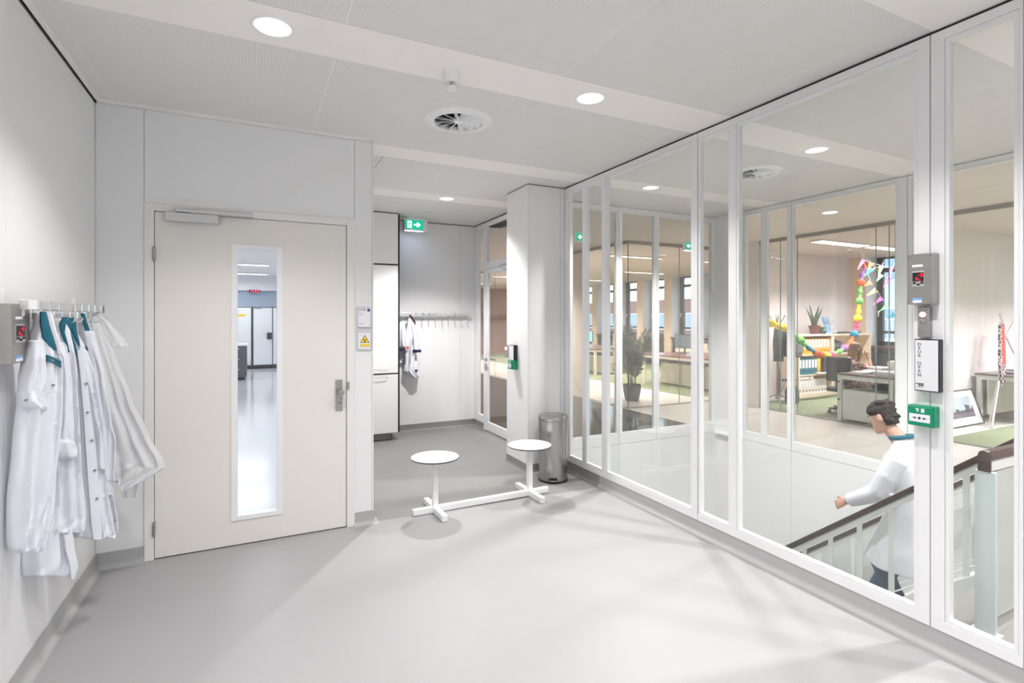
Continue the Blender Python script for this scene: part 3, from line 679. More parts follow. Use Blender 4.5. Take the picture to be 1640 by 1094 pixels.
# hanging cloth: a closed soft body given by its left and right outline on a plane near the hook
def cloth(b, q, d, rows_, thick, folds=5, amp=.010, seed=0, n=44, sub=5):
    """rows_: (py, px left, px right, thickness factor) measured on the vertical plane through q along d"""
    rng = random.Random(seed); ph = [rng.uniform(0, 6.28) for _ in range(4)]
    nrm = Vector((d[1], -d[0], 0)).normalized()
    if nrm.y > 0: nrm = -nrm
    fine = []
    for i in range(len(rows_) - 1):
        for s_ in range(sub):
            t = s_ / sub; t2 = t * t * (3 - 2 * t) * .4 + t * .6
            fine.append([rows_[i][k] + (rows_[i + 1][k] - rows_[i][k]) * (t if k == 0 else t2) for k in range(4)])
    fine.append(list(rows_[-1])); rs = []; m = len(fine)
    for i, (py, pl_, pr_, tf) in enumerate(fine):
        A = PV(pl_, py, q, d); C = PV(pr_, py, q, d); mid = (A + C) / 2; hw = (C - A) / 2; g = min(1, i / (m * .35)); ring = []
        for k in range(n):
            a = 2 * pi * k / n; cu = cos(a); su = sin(a)
            cu = math.copysign(abs(cu) ** .8, cu); su2 = math.copysign(abs(su) ** .7, su)
            wv = 1.7 * amp * g * (sin(folds * cu * 2.2 + ph[0] + .7 * sin(i * .22 + ph[1])) + .5 * sin(folds * 2 * cu * 1.9 + ph[2] + i * .06) + .30 * sin(i * .8 + cu * 8 + ph[3]) + .25 * sin(i * .37 - cu * 6.5 + ph[1]))
            off = su2 * thick * tf + wv * (abs(su) ** .5) 
            zz = .004 * sin(folds * 2.2 * cu + ph[0]) * (1 if i == m - 1 else 0)
            ring.append(mid + hw * cu + nrm * off + Z * zz)
        rs.append(ring)
    return b.rings(rs)
def strip(b, q, d, path, off, th=.006):
    """a flat band on the plane (moved OFF towards the room) through pixel rows (py, px left, px right)"""
    nrm = Vector((d[1], -d[0], 0)).normalized()
    if nrm.y > 0: nrm = -nrm
    rs = []
    for row in path:
        py, a, c = row[:3]; pyr = row[3] if len(row) > 3 else py
        of = off
        A = PV(a, py, q, d) + nrm * of; C = PV(c, pyr, q, d) + nrm * of; M_ = (A + C) / 2 + nrm * .004
        rs.append([A, M_, C, C - nrm * th, M_ - nrm * th, A - nrm * th])
    return b.rings(rs)
def studs(parent, q, d, pts, off, m=M_STUD, r=.006):
    nrm = Vector((d[1], -d[0], 0)).normalized()
    if nrm.y > 0: nrm = -nrm
    for px, py in pts:
        c = PV(px, py, q, d) + nrm * off; u = Vector((d[0], d[1], 0)).normalized()
        obj('press_stud', B().rings([[c + nrm * h + (u * cos(2 * pi * k / 10) + Z * sin(2 * pi * k / 10)) * rr for k in range(10)] for rr, h in ((r, 0), (r, .003), (r * .6, .005))]), m, parent)
def loop(parent, q, d, px, py, y, hz=1.583):
    c = Vector((XL + .10, y, hz)); p = PV(px, py, q, d)
    obj('hanging_loop', B().tube([p - Z * .03, (p + c) / 2 + Z * .008, c + Z * .006, c + Vector((-.012, 0, .0)), (p + c) / 2 + Vector((-.012, 0, -.006)), p - Z * .035], .003, 6), M_COAT, parent)

def coat(label, hook, d, rows_, thick, folds, amp, seed, extra=None, q=None, m=M_COAT, name='lab_coat', remesh=.006, group='lab coats on the left rail'):
    q = q or (XL + .115, hook)
    e = empty(name, (q[0], q[1], 1.575), label, 'coat', group)
    b = B(); cloth(b, q, d, rows_, thick, folds, amp, seed)
    body = obj('coat_body', b, m, e, smooth=True, remesh=remesh, smoothit=1)
    if extra:
        sb = B(); extra(sb, q, d); obj('sleeve', sb, m, e, smooth=True, remesh=.005, smoothit=1)
    return e, q, d, body

# coat behind, hanging lowest
def ex0(b, q, d): cloth(b, q, d, [(700, 92, 108, 1), (840, 88, 112, 1), (890, 90, 113, 1), (926, 96, 108, .8)], .018, 2, .003, 3)
dA = (.62, .78)
coat('white lab coat hanging lowest, its hem showing below the others', HOOKY[1], dA, [(545, 60, 90, .5), (600, 45, 105, .9), (720, 38, 112, 1), (840, 35, 116, 1), (900, 35, 118, 1), (922, 38, 112, .9)], .035, 4, .008, 21, None, (XL + .115, 3.12))
e_last = bpy.data.objects[[o.name for o in COL.objects if o.get('label', '').startswith('white lab coat hanging lowest')][0]]
bq = B(); strip(bq, (XL + .115, 3.12), dA, [(855, 89, 103), (880, 92, 106), (905, 99, 112), (926, 101, 105)], .052, .008)
obj('belt_strap', bq, M_COAT, e_last, smooth=True)
loop(e_last, (XL + .115, 3.12), dA, 74, 548, HOOKY[2])

# nearest coat with its sleeve pushed up
def ex1(b, q, d):
    cloth(b, (q[0] - .005, q[1] - .035), d, [(545, 47, 68, .7), (575, 38, 70, 1), (610, 31, 70, 1), (634, 29, 66, 1), (652, 34, 70, .8)], .032, 2, .006, 5)
    cloth(b, (q[0] - .01, q[1] - .05), d, [(628, 30, 52, .7), (642, 32, 66, 1), (652, 42, 73, .9), (658, 55, 72, .6)], .030, 2, .004, 9)
d1_ = (.70, .71)
e1, q1, d1_, body1 = coat('nearest white lab coat with teal collar and two teal chest stripes', HOOKY[0], d1_, [(500, 56, 72, .45), (520, 55, 79, .6), (545, 47, 86, .8), (575, 40, 93, .95), (640, 30, 96, 1), (720, 21, 90, 1), (800, 16, 82, 1.1), (850, 14, 72, 1.1), (876, 16, 64, 1.05), (884, 20, 61, .95)], .042, 4, .009, 2, ex1)
b = B(); strip(b, q1, d1_, [(499, 56, 63), (520, 56, 68), (540, 60, 76), (553, 68, 80), (561, 79, 81)], .040, .010); obj('collar', b, M_TEAL, e1, smooth=True, label='teal collar facing')
b = B(); strip(b, q1, d1_, [(500, 64, 72), (512, 67, 76), (530, 72, 80), (548, 78, 86), (566, 83, 88)], .042, .009); obj('lapel', b, M_COAT, e1, smooth=True)
for dy in (0, 6):
    b = B(); strip(b, q1, d1_, [(568 + dy, 63, 64.5), (571.5 + dy, 73, 74.5), (577 + dy, 85, 86)], .046, .004)
    nrm = Vector((d1_[1], -d1_[0], 0)).normalized()
    pts = [(63, 568 + dy), (74, 572 + dy), (86, 578 + dy)]; hi = [PV(px, py, q1, d1_) + nrm * .050 for px, py in pts]; lo = [PV(px, py + 4, q1, d1_) + nrm * .050 for px, py in pts]
    b = B().rings([[h, l, l - nrm * .012, h - nrm * .012] for h, l in zip(hi, lo)]); obj('chest_stripe', b, M_TEAL, e1)
studs(e1, q1, d1_, [(72, 616)], .052); loop(e1, q1, d1_, 64, 502, HOOKY[0])
studs(e1, (q1[0] - .01, q1[1] - .05), d1_, [(31, 640)], .04)

# second coat, rolled cuff
def ex2(b, q, d): cloth(b, (q[0], q[1] - .062), d, [(548, 86, 100, .6), (580, 88, 110, 1), (620, 89, 113, 1), (680, 87, 115, 1), (715, 86, 117, 1)], .026, 2, .008, 12)
d2_ = (.72, .69)
e2, q2, d2_, body2 = coat('white lab coat with a rolled-up cuff, second from the wall display', HOOKY[2], d2_, [(510, 86, 100, .5), (530, 82, 110, .7), (570, 76, 118, .95), (650, 70, 124, 1), (760, 66, 130, 1.05), (830, 62, 138, 1.05), (848, 62, 134, 1), (852, 66, 128, .9)], .042, 5, .010, 4, ex2, (XL + .115, 3.11))
b = B(); cloth(b, (q2[0], q2[1] - .085), d2_, [(703, 86, 108, .7), (708, 83, 118, 1), (720, 82, 122, 1), (730, 85, 123, 1), (735, 94, 118, .7)], .030, 2, .004, 8); obj('rolled_cuff', b, M_COAT, e2, smooth=True, remesh=.005, smoothit=2)
b = B(); strip(b, q2, d2_, [(508, 92, 101), (520, 88, 97), (532, 90, 95), (550, 96, 100), (564, 101, 103)], .040, .008); obj('collar', b, M_TEAL, e2, smooth=True, label='teal collar facing')
loop(e2, q2, d2_, 95, 510, HOOKY[2])

# third coat, large teal collar, buttoned front
d3_ = (.78, .62)
def ex3(b, q, d): cloth(b, (q[0] + .01, q[1] - .055), d, [(560, 124, 138, .6), (600, 132, 152, 1), (650, 140, 160, 1), (700, 148, 166, 1), (745, 152, 168, 1), (752, 153, 166, .8)], .024, 2, .008, 37)
e3, q3, d3_, body3 = coat('white lab coat with a broad teal collar and a row of studs down its placket', HOOKY[3], d3_, [(512, 92, 114, .6), (530, 94, 120, .8), (560, 100, 134, .95), (620, 106, 150, 1), (700, 108, 160, 1), (780, 110, 168, 1.05), (840, 112, 178, 1.05), (858, 114, 184, 1), (861, 118, 178, .9)], .044, 5, .010, 6, ex3, (XL + .115, 3.29))
b = B(); strip(b, q3, d3_, [(510, 91, 103), (520, 88, 104), (535, 92, 106), (552, 100, 112), (568, 110, 116), (573, 114, 115)], .052, .010)
obj('collar', b, M_TEAL, e3, smooth=True, label='teal collar facing')
b = B(); strip(b, q3, d3_, [(509, 100, 112), (518, 102, 114), (528, 107, 115), (545, 113, 119), (556, 119, 121)], .046, .010); obj('collar_stand', b, M_TEAL, e3, smooth=True, label='teal collar stand')
b = B(); strip(b, q3, d3_, [(560, 112, 122), (600, 117, 130), (660, 122, 136), (720, 126, 143), (790, 131, 147), (840, 135, 151), (860, 138, 151)], .068, .010); obj('placket', b, M_COAT, e3, smooth=True)
studs(e3, q3, d3_, [(125, 613), (127, 659), (134, 703), (139, 750), (142, 795)], .074); loop(e3, q3, d3_, 103, 512, HOOKY[3])

# fourth coat, teal lapel curving on the right
d4_ = (.88, .47)
def ex4(b, q, d): cloth(b, (q[0] + .01, q[1] - .04), d, [(530, 132, 150, .6), (600, 150, 168, 1), (680, 160, 180, 1), (705, 164, 186, 1), (770, 168, 184, .9)], .026, 2, .006, 31)
e4, q4, d4_, body4 = coat('white lab coat with a curved teal lapel, beside the sheer coverall', HOOKY[5], d4_, [(508, 126, 138, .5), (530, 126, 146, .7), (560, 124, 150, .9), (620, 128, 162, 1), (700, 134, 172, 1), (780, 146, 180, 1.05), (830, 156, 188, 1.05), (852, 164, 189, 1), (859, 168, 184, .9)], .042, 4, .010, 7, ex4, (XL + .115, 3.52))
b = B(); strip(b, q4, d4_, [(502, 125, 131), (520, 130, 137), (538, 135.5, 142.5), (549, 136.5, 144), (558, 132, 140), (562, 130.5, 135)], .046, .010); obj('collar', b, M_TEAL, e4, smooth=True, label='teal lapel')
b = B(); strip(b, q4, d4_, [(562, 134, 146), (620, 146, 158), (690, 154, 166), (760, 160, 172), (790, 164, 176)], .050, .008); obj('placket', b, M_COAT, e4, smooth=True)
studs(e4, q4, d4_, [(164, 641), (176, 729), (181, 768), (157, 706), (178, 830)], .06); loop(e4, q4, d4_, 131, 508, HOOKY[5])

# thin disposable coat flaring to the door
d5_ = (1, .12)
def ex5(b, q, d): cloth(b, (q[0], q[1] + .03), d, [(500, 152, 158, .5), (520, 156, 178, .8), (545, 164, 202, .9), (556, 172, 206, .7)], .018, 2, .004, 14)
e5, q5, d5_, body5 = coat('sheer white disposable coverall flaring out towards the cream door', HOOKY[8], d5_, [(502, 143, 152, .6), (530, 145, 166, .8), (570, 148, 186, .9), (640, 156, 212, 1), (700, 168, 240, 1), (740, 178, 264, 1), (748, 182, 267, 1), (762, 186, 246, .9), (778, 188, 214, .8), (785, 190, 200, .6)], .040, 5, .012, 15, ex5, (XL + .115, 3.80), M_SHEER, 'disposable_coverall', .007)
loop(e5, q5, d5_, 148, 504, HOOKY[8])
b = B(); cloth(b, (q5[0], q5[1] + .06), d5_, [(700, 176, 224, .8), (770, 190, 228, 1), (796, 196, 222, .8)], .014, 3, .005, 17); obj('inner_layer', b, M_SHEER, e5, smooth=True)

# ------------------------------------------------------------------ alcove
# tall storage cabinet
CY = 6.83
e = empty('tall_cabinet', (1.33, CY, 0), 'tall white storage cabinet up to the ceiling at the left of the alcove', 'cabinet')
obj('carcass', B().box(.955, 1.676, CY + .02, YB - .002, .105, 2.985), M_PANEL, e)
obj('plinth', B().box(.965, 1.60, CY + .10, YB - .01, .002, .105), M_BASED, e)
obj('black_strip', B().box(1.678, 1.70, CY + .012, YB - .002, .105, 2.985), M_BLACK, e, label='black strip at the side')  # thin black strip along the right side of the cabinet
for z0, z1, hz in ((.108, .872, .845), (.892, 2.303, .945), (2.325, 2.984, None)):
    for xa, xb in ((.96, 1.085), (1.09, 1.674)):
        dr = obj('cabinet_door', B().box(xa, xb, CY, CY + .019, z0, z1), M_PANEL, e, bevel=.0015)
        if hz and xa > 1: obj('handle', B().tube([(1.33, CY + .002, hz), (1.33, CY - .028, hz), (1.345, CY - .032, hz), (1.515, CY - .032, hz), (1.53, CY - .028, hz), (1.53, CY + .002, hz)], .0045, 8), M_ALU, dr, smooth=True)
obj('door_gap_shade', B().box(.958, 1.676, CY + .0192, CY + .0199, .108, 2.98), M_BLACK, e)  # black sheet behind the doors, painted shade for the gaps between them

# exit signs
def pictogram(e, o, u, v, n, s, arrow_right, m):
    """white running figure in a doorway and an arrow, on a face of width 2s and height s"""
    o = Vector(o); fx = .10 if arrow_right else 1.30
    def pr(name, pts): obj(name, B().prism([(a * s, c * s) for a, c in pts], o, u, v, n, 0, .0015), m, e)
    pr('doorway_mark', [(fx + .12, .12), (fx + .60, .12), (fx + .60, .88), (fx + .12, .88)])
    def dk(pts): obj('running_figure', B().prism([(a * s, c * s) for a, c in pts], o, u, v, n, .0015, .003), M_EXIT, e)
    k = 1 if arrow_right else -1; c0 = fx + .34
    T = lambda pts: [(c0 + k * a, b_) for a, b_ in pts] if k > 0 else [(c0 + k * a, b_) for a, b_ in pts][::-1]
    dk(T([(.05 + .06 * cos(t), .76 + .06 * sin(t)) for t in [2 * pi * j / 10 for j in range(10)]]))
    dk(T([(-.08, .62), (.06, .68), (.10, .60), (.02, .42), (-.10, .44)]))
    dk(T([(-.02, .44), (.04, .42), (.16, .32), (.12, .18), (.07, .18), (.09, .30)]))
    dk(T([(-.10, .46), (-.02, .44), (-.08, .30), (-.22, .22), (-.24, .28), (-.14, .34)]))
    dk(T([(.06, .66), (.10, .60), (.22, .52), (.20, .47), (.08, .54)]))
    dk(T([(-.08, .62), (-.02, .64), (-.14, .50), (-.22, .48), (-.22, .53), (-.16, .55)]))
    if arrow_right: pr('arrow', [(.92, .42), (1.30, .42), (1.24, .24), (1.42, .24), (1.72, .5), (1.42, .76), (1.24, .76), (1.30, .58), (.92, .58)])
    else: pr('arrow', [(.28, .5), (.58, .76), (.76, .76), (.70, .58), (1.08, .58), (1.08, .42), (.70, .42), (.76, .24), (.58, .24)])
def exit_sign(x, y, z, right, label, glow=True):
    """hangs from the ceiling, face towards -y; x, z lower left of the green face"""
    s = .125
    e = empty('exit_sign', (x + s, y, z), label, 'exit sign', 'lit green exit signs')
    obj('housing', B().box(x - .015, x + 2 * s + .06, y, y + .05, z - .02, z + s + .02), M_WHITE, e, bevel=.003)
    obj('ceiling_mount', B().box(x + .02, x + 2 * s + .03, y + .01, y + .04, z + s + .02, 2.999), M_WHITE, e)
    obj('green_face', B().box(x, x + 2 * s, y - .002, y + .001, z, z + s), M_EXIT, e)
    pictogram(e, (x, y - .002, z), X, Z, -Y, s, right, M_EXITW)
    if glow:
        obj('light_strip', B().box(x, x + 2 * s, y + .018, y + .034, z - .022, z - .019), mat('blue_white_led_strip', (.8, .85, 1), .4, emit=(.62, .74, 1), estr=45), e)
    return e
exit_sign(1.823, 7.02, 2.835, True, 'green exit sign with a right arrow, on the alcove ceiling')
exit_sign(6.93, 7.05, 2.86, False, 'green exit sign with a left arrow above the potted palm, behind two panes')
exit_sign(4.60, 7.05, 2.86, False, 'green exit sign with a left arrow seen through the narrow first pane', False)

# second coat rail, alcove back wall
e = empty('coat_rail', (2.33, YB, 1.60), 'aluminium coat rail with nine hooks on the alcove back wall', 'coat rail', 'coat rails')
obj('back_rail', B().box(1.80, 2.87, YB - .012, YB, 1.612, 1.650), M_ALU, e, bevel=.002)
bar = obj('front_bar', B().box(1.82, 2.865, YB - .085, YB - .065, 1.655, 1.685), M_ALU, e, bevel=.003)
for x in (1.83, 2.845): obj('bracket', B().box(x - .012, x + .012, YB - .08, YB, 1.64, 1.652).box(x - .018, x + .018, YB - .014, YB, 1.60, 1.72), M_WHITE, e, bevel=.002)
for k in range(10):
    x = 1.93 + .0965 * k
    obj('hook_clip', B().box(x - .012, x + .012, YB - .087, YB - .063, 1.653, 1.687), M_CHROME, bar, bevel=.002)
    obj('hook', B().tube([(x, YB - .067, 1.655), (x, YB - .067, 1.60), (x, YB - .08, 1.578), (x, YB - .10, 1.574), (x, YB - .118, 1.592)], .0045, 8), M_CHROME, bar, smooth=True)

# two short-sleeved tunics on it
qt, dt = (1.93, YB - .11), (1, 0)
def tunic(label, rows_, seed, q, sleeve):
    e = empty('work_tunic', (q[0], q[1], 1.575), label, 'tunic', 'tunics in the alcove')
    b = B(); cloth(b, q, dt, rows_, .05, 3, .012, seed)
    obj('tunic_body', b, M_COAT, e, smooth=True, remesh=.008, smoothit=2)
    return e
e = tunic('white short-sleeved tunic with navy cuff, hanging whole on the alcove rail', [(507, 654, 660, .5), (520, 652, 664, .8), (540, 649, 668, 1), (560, 648, 664, 1), (580, 648, 663, 1), (594, 646, 666, 1), (601, 652, 671, 1), (605, 662, 670, .8)], 41, qt, None)
qs = (qt[0], qt[1] - .05)
b = B(); cloth(b, qs, dt, [(522, 659, 665, .6), (540, 661, 670, 1), (560, 662, 673, 1)], .03, 2, .005, 42); obj('sleeve', b, M_COAT, e, smooth=True)
b = B(); cloth(b, qs, dt, [(560, 661.5, 674, 1), (564.5, 661.5, 674.5, 1)], .034, 1, .001, 43, sub=2); obj('sleeve_cuff', b, M_NAVY, e, smooth=True, label='navy knitted cuff')
b = B(); strip(b, qs, dt, [(504, 655, 657.5), (508, 658, 661), (514, 662, 664.5), (519, 665, 666)], .0, .012); obj('collar', b, M_DRED, e, smooth=True, label='dark red collar edge')
b = B(); strip(b, qs, dt, [(592, 664, 668), (595, 664, 668)], .025, .02); obj('hem_label', b, M_NAVY, e, label='dark woven label')
b = B(); cloth(b, (qt[0], qt[1] - .0), dt, [(578, 661, 671, .6), (590, 660, 672, 1), (603, 664, 670, .9)], .03, 2, .006, 44); obj('folded_tail', b, M_COAT, e, smooth=True)
q2_ = (1.83, YB - .13)
e = tunic('white tunic half hidden behind the tall cabinet, navy and orange cuff', [(516, 640, 648, .6), (530, 634, 650, 1), (545, 632, 653, 1), (556, 634, 653, .9)], 45, q2_, None)
b = B(); strip(b, q2_, dt, [(553, 636, 646, 552), (558, 636, 652.5, 555), (561, 636, 653, 556.5)], .055, .02); b = B()
pp = [PV(px, py, q2_, dt) + Vector((0, -.062, 0)) for px, py in ((636, 560), (652, 555), (653, 557.5), (637, 563))]
obj('sleeve_cuff', B().rings([pp, [v + Y * .02 for v in pp]]), M_NAVY, e, label='navy knitted cuff')
pp = [PV(px, py, q2_, dt) + Vector((0, -.066, 0)) for px, py in ((646, 556), (650.5, 554.6), (651, 558), (647.5, 559.5))]
obj('cuff_trim', B().rings([pp, [v + Y * .02 for v in pp]]), M_ORANGE, e, label='orange cuff trim')

# glazed alcove door with transom and side light
A = empty('door_2', (XG, 6.4, 0), kind=S)
def yb(b, y0, y1, x0, x1, z0, z1): return b.box(x0, x1, y0, y1, z0, z1)
TD = .04
for y0, y1, z0, z1 in [(5.25, 5.90, .0, 2.985), (6.900, 6.955, 0, 2.985), (7.15, YB, .09, 2.985)]: obj('door_frame', yb(B(), y0, y1, XG, XG + TD, z0, z1), M_FRAME, A, bevel=.002)
for z0, z1 in ((.09, .20), (2.925, 2.985)): obj('door_frame', yb(B(), 6.955, 7.15, XG, XG + TD, z0, z1), M_FRAME, A, bevel=.002)
for z0, z1 in ((2.312, 2.405), (2.925, 2.985)): obj('door_frame', yb(B(), 5.90, 6.90, XG, XG + TD, z0, z1), M_FRAME, A, bevel=.002)
obj('glass_pane', yb(B(), 6.95, 7.155, XG + .016, XG + .024, .19, 2.93), M_GLASSL, A)
obj('glass_pane', yb(B(), 5.90, 6.90, XG + .016, XG + .024, 2.40, 2.93), M_GLASSL, A)
obj('transom_stile', yb(B(), 6.84, 6.90, XG, XG + TD, 2.405, 2.925), M_FRAME, A, bevel=.002)
lf = B(); yb(lf, 5.91, 6.03, XG + .003, XG + .037, .012, 2.305); yb(lf, 6.81, 6.893, XG + .003, XG + .037, .012, 2.305)
yb(lf, 6.03, 6.81, XG + .003, XG + .037, .012, .135); yb(lf, 6.03, 6.81, XG + .003, XG + .037, 2.245, 2.305)
leaf2 = obj('door_leaf', lf, M_FRAME, A, bevel=.002)
obj('glass_pane', yb(B(), 6.025, 6.815, XG + .016, XG + .024, .13, 2.25), M_GLASSL, leaf2)
for sx in (-1, 1):
    xx = XG + .02 + sx * .017
    hb = B().tube([(xx, 6.855, 1.02), (xx + sx * .045, 6.855, 1.02), (xx + sx * .052, 6.845, 1.02), (xx + sx * .052, 6.74, 1.02)], .010, 10)
    hd = obj('lever_handle', hb, M_STEEL, leaf2, smooth=True)
obj('lock_rose', B().lathe([(.026, 0), (.026, -.008)], (XG + .004, 6.855, 1.02), 20, 'x'), M_STEEL, leaf2, smooth=True)
obj('key_escutcheon', B().box(XG - .004, XG + .006, 6.839, 6.871, .86, .96), M_STEEL, leaf2, bevel=.004)
obj('door_closer', B().box(XG - .05, XG + .002, 5.95, 6.26, 2.25, 2.30).box(XG - .03, XG + .002, 5.95, 6.34, 2.315, 2.34), M_ALU, A, bevel=.003)
obj('trim_alcove_top', B().box(XG + .006, XG + .036, 5.25, YB, 2.985, 3.2), M_BLACK, kind=S)

# small devices on the pillar's left face
px_ = 2.51
e = empty('card_reader', (px_, 5.19, 1.175), 'small grey card reader with a red light on the pillar side', 'card reader')
obj('housing', B().box(px_ - .03, px_, 5.135, 5.245, 1.175, 1.31), M_STEELD, e, bevel=.003)
obj('indicator', B().lathe([(.018, 0), (.018, -.006), (.012, -.010), (.001, -.011)], (px_ - .03, 5.205, 1.275), 18, 'x'), M_LEDW, e, smooth=True)
e = empty('door_sign', (px_, 5.05, 1.115), 'narrow light box sign with black edge seen edge-on on the pillar side', 'sign')
obj('sign_case', B().box(px_ - .045, px_, 4.985, 5.10, 1.115, 1.318), M_BLACK, e, bevel=.002)
obj('sign_face', B().box(px_ - .047, px_ - .04, 4.99, 5.095, 1.12, 1.313), M_LIGHTBOX, e)
def breakglass(o, u, v, n, label, wd_=.105, hh=.10, dp=.06):
    o, u, v, n = Vector(o), Vector(u), Vector(v), Vector(n)
    e = empty('door_release_box', o + u * wd_ / 2, label, 'release box', 'green emergency door releases')
    obj('housing', B().prism([(0, 0), (wd_, 0), (wd_, hh), (0, hh)], o, u, v, n, 0, dp * .8).prism([(.004, .004), (wd_ - .004, .004), (wd_ - .004, hh - .004), (.004, hh - .004)], o, u, v, n, dp * .8, dp), M_GREEN, e, bevel=.003)
    f = o + n * dp
    obj('press_plate', B().obox(f, u, v, n, .012, wd_ - .012, .22 * hh, .60 * hh, -.001, .002), M_CARD, e)
    g = f + n * .002
    obj('target_dot', B().prism([(wd_ / 2 + .006 * cos(t), .41 * hh + .006 * sin(t)) for t in [2 * pi * k / 12 for k in range(12)]], g, u, v, n, 0, .001), M_INK, e)
    for s_ in (-1, 1):
        c = wd_ / 2 + s_ * .020
        obj('arrow_mark', B().prism([(c - s_ * .008, .41 * hh), (c + s_ * .001, .41 * hh + .006), (c + s_ * .001, .41 * hh + .002), (c + s_ * .009, .41 * hh + .002), (c + s_ * .009, .41 * hh - .002), (c + s_ * .001, .41 * hh - .002), (c + s_ * .001, .41 * hh - .006)][::s_], g, u, v, n, 0, .001), M_INK, e)
    q = f; c0 = wd_ * .40
    obj('figure_mark', B().prism([(c0 - .004, .70 * hh), (c0 + .002, .78 * hh), (c0 - .008, .84 * hh), (c0 + .002, .88 * hh), (c0 + .009, .84 * hh), (c0 + .005, .78 * hh), (c0 + .009, .70 * hh), (c0 + .003, .75 * hh)], q, u, v, n, -.001, .001), M_CARD, e)
    obj('door_mark', B().obox(q, u, v, n, wd_ * .56, wd_ * .68, .69 * hh, .88 * hh, -.001, .001), M_CARD, e)
    return e
breakglass((px_, 5.075, 1.06), -Y, Z, -X, 'green emergency door release box on the pillar side', .10, .10, .075)

# ------------------------------------------------------------------ devices on the mullion of the glass wall
display('pressure_display', (XG, 1.452, 1.672), -Y, Z, -X, .108, .245, .06, 'steel box with red digits on the glass wall mullion')
e = empty('push_button_plate', (XG, 1.395, 1.512), 'narrow steel plate with a glowing red lamp, under the mullion display', 'button')
obj('housing', B().box(XG - .032, XG, 1.373, 1.422, 1.512, 1.66), M_STEELD, e, bevel=.003)
obj('lit_lamp', B().lathe([(.0125, 0), (.0125, -.004), (.008, -.007), (.001, -.008)], (XG - .032, 1.399, 1.622), 20, 'x'), M_LEDW, e, smooth=True)
obj('unlit_button', B().lathe([(.0115, 0), (.0115, -.004), (.008, -.006), (.001, -.006)], (XG - .032, 1.399, 1.585), 20, 'x'), M_STEEL, e, smooth=True)
for z in (1.522, 1.651): obj('screw', B().lathe([(.003, 0), (.003, -.001)], (XG - .032, 1.399, z), 10, 'x'), M_STEEL, e)
e = empty('door_sign', (XG, 1.377, 1.248), 'white light box sign reading DEUR OPEN in black vertical letters', 'sign')
obj('sign_case', B().box(XG - .035, XG, 1.329, 1.434, 1.248, 1.502), M_BLACK, e, bevel=.002)
obj('sign_face', B().box(XG - .0365, XG - .03, 1.333, 1.430, 1.253, 1.497), M_LIGHTBOX, e)
YL = 1.411
for i, ch in enumerate('DEUR OPEN'):
    if ch != ' ': text('letter', ch, M_INK, e, (XG - .037, YL, 1.470 - i * .0188), -Y, Z, .021, .0004, 'CENTER')
lg = B()
for i in range(3):
    for j in range(2):
        if (i, j) != (0, 0): lg.obox((XG - .0366, 1.426, 1.272), -Y, Z, -X, i * .0115, i * .0115 + .0098, j * .008, j * .008 + .0066, 0, .0006)
obj('logo_squares', lg, mat('dark_green_print', (.03, .10, .075), .6), e)
obj('logo_accent', B().obox((XG - .0366, 1.426, 1.272), -Y, Z, -X, 0, .0098, .008, .0146, 0, .0009), mat('olive_print', (.20, .26, .05), .6), e)
obj('logo_line', B().obox((XG - .0366, 1.426, 1.264), -Y, Z, -X, 0, .033, .001, .004, 0, .0006), M_INKG, e)
breakglass((XG, 1.455, 1.078), -Y, Z, -X, 'green emergency door release box under the DEUR OPEN sign', .112, .10, .06)

# ------------------------------------------------------------------ stair behind the glass
NY0, SLOPE = 1.57, .82
def nose(y): return -SLOPE * (y - NY0)
st = empty('staircase', (4.9, NY0, 0), 'pale stair flight going down to the left behind the glass wall', 'stairs')
rise, going = .18, .18 / SLOPE
for k in range(14):
    y = NY0 + going * k; z = -rise * (k + 1)
    obj('tread', B().box(4.32, 5.56, y - .0, y + going + .02, z - .05, z), M_FLOORD if k % 1 else M_GREYW, st, bevel=.004)
    obj('riser', B().box(4.32, 5.56, y - .002, y + .012, z, z + rise - .05), M_GREYW, st)
L14 = going * 14
obj('stringer', B().prism([(NY0, -.10), (NY0, .05), (NY0 + L14, nose(NY0 + L14) + .05), (NY0 + L14, nose(NY0 + L14) - .10)], (4.285, 0, 0), Y, Z, X, 0, .03), M_RAILW, st, bevel=.002)
obj('soffit', B().prism([(NY0, -.30), (NY0, -.16), (NY0 + L14, nose(NY0 + L14) - .16), (NY0 + L14, nose(NY0 + L14) - .30)], (4.32, 0, 0), Y, Z, X, 0, 1.24), M_GREYW, st)
def rail_z(y): return .845 - SLOPE * (y - 1.559)
def stair_rail(x, y0, y1, label, posts):
    e = empty('stair_railing', (x, y0, nose(y0)), label, 'railing', 'stair railings')
    def bar(name, dz0, dz1, w_, m): return obj(name, B().prism([(y0, rail_z(y0) + dz0), (y0, rail_z(y0) + dz1), (y1, rail_z(y1) + dz1), (y1, rail_z(y1) + dz0)], (x - w_ / 2, 0, 0), Y, Z, X, 0, w_), m, e, bevel=.006)
    bar('handrail', -.048, 0, .052, M_WOODR); bar('support_bar', -.105, -.050, .014, M_RAILW); bar('lower_bar', -.735, -.722, .012, M_RAILW)
    for y in posts: obj('baluster', B().box(x - .006, x + .006, y - .019, y + .019, nose(y) - .02, rail_z(y) - .10), M_RAILW, e, bevel=.001)
    obj('infill_glass', B().prism([(y0, rail_z(y0) - .72), (y0, rail_z(y0) - .11), (y1, rail_z(y1) - .11), (y1, rail_z(y1) - .72)], (x + .010, 0, 0), Y, Z, X, 0, .004), M_GLASSL, e)
    return e
stair_rail(4.30, 1.34, 4.5, 'brown-topped stair railing on the near side of the flight, in front of the walking person', [1.573 + .2315 * k for k in range(13)])
stair_rail(5.50, 1.34, 4.5, 'brown-topped stair railing on the far side of the flight, behind the walking person', [1.46 + .36 * k for k in range(9)])
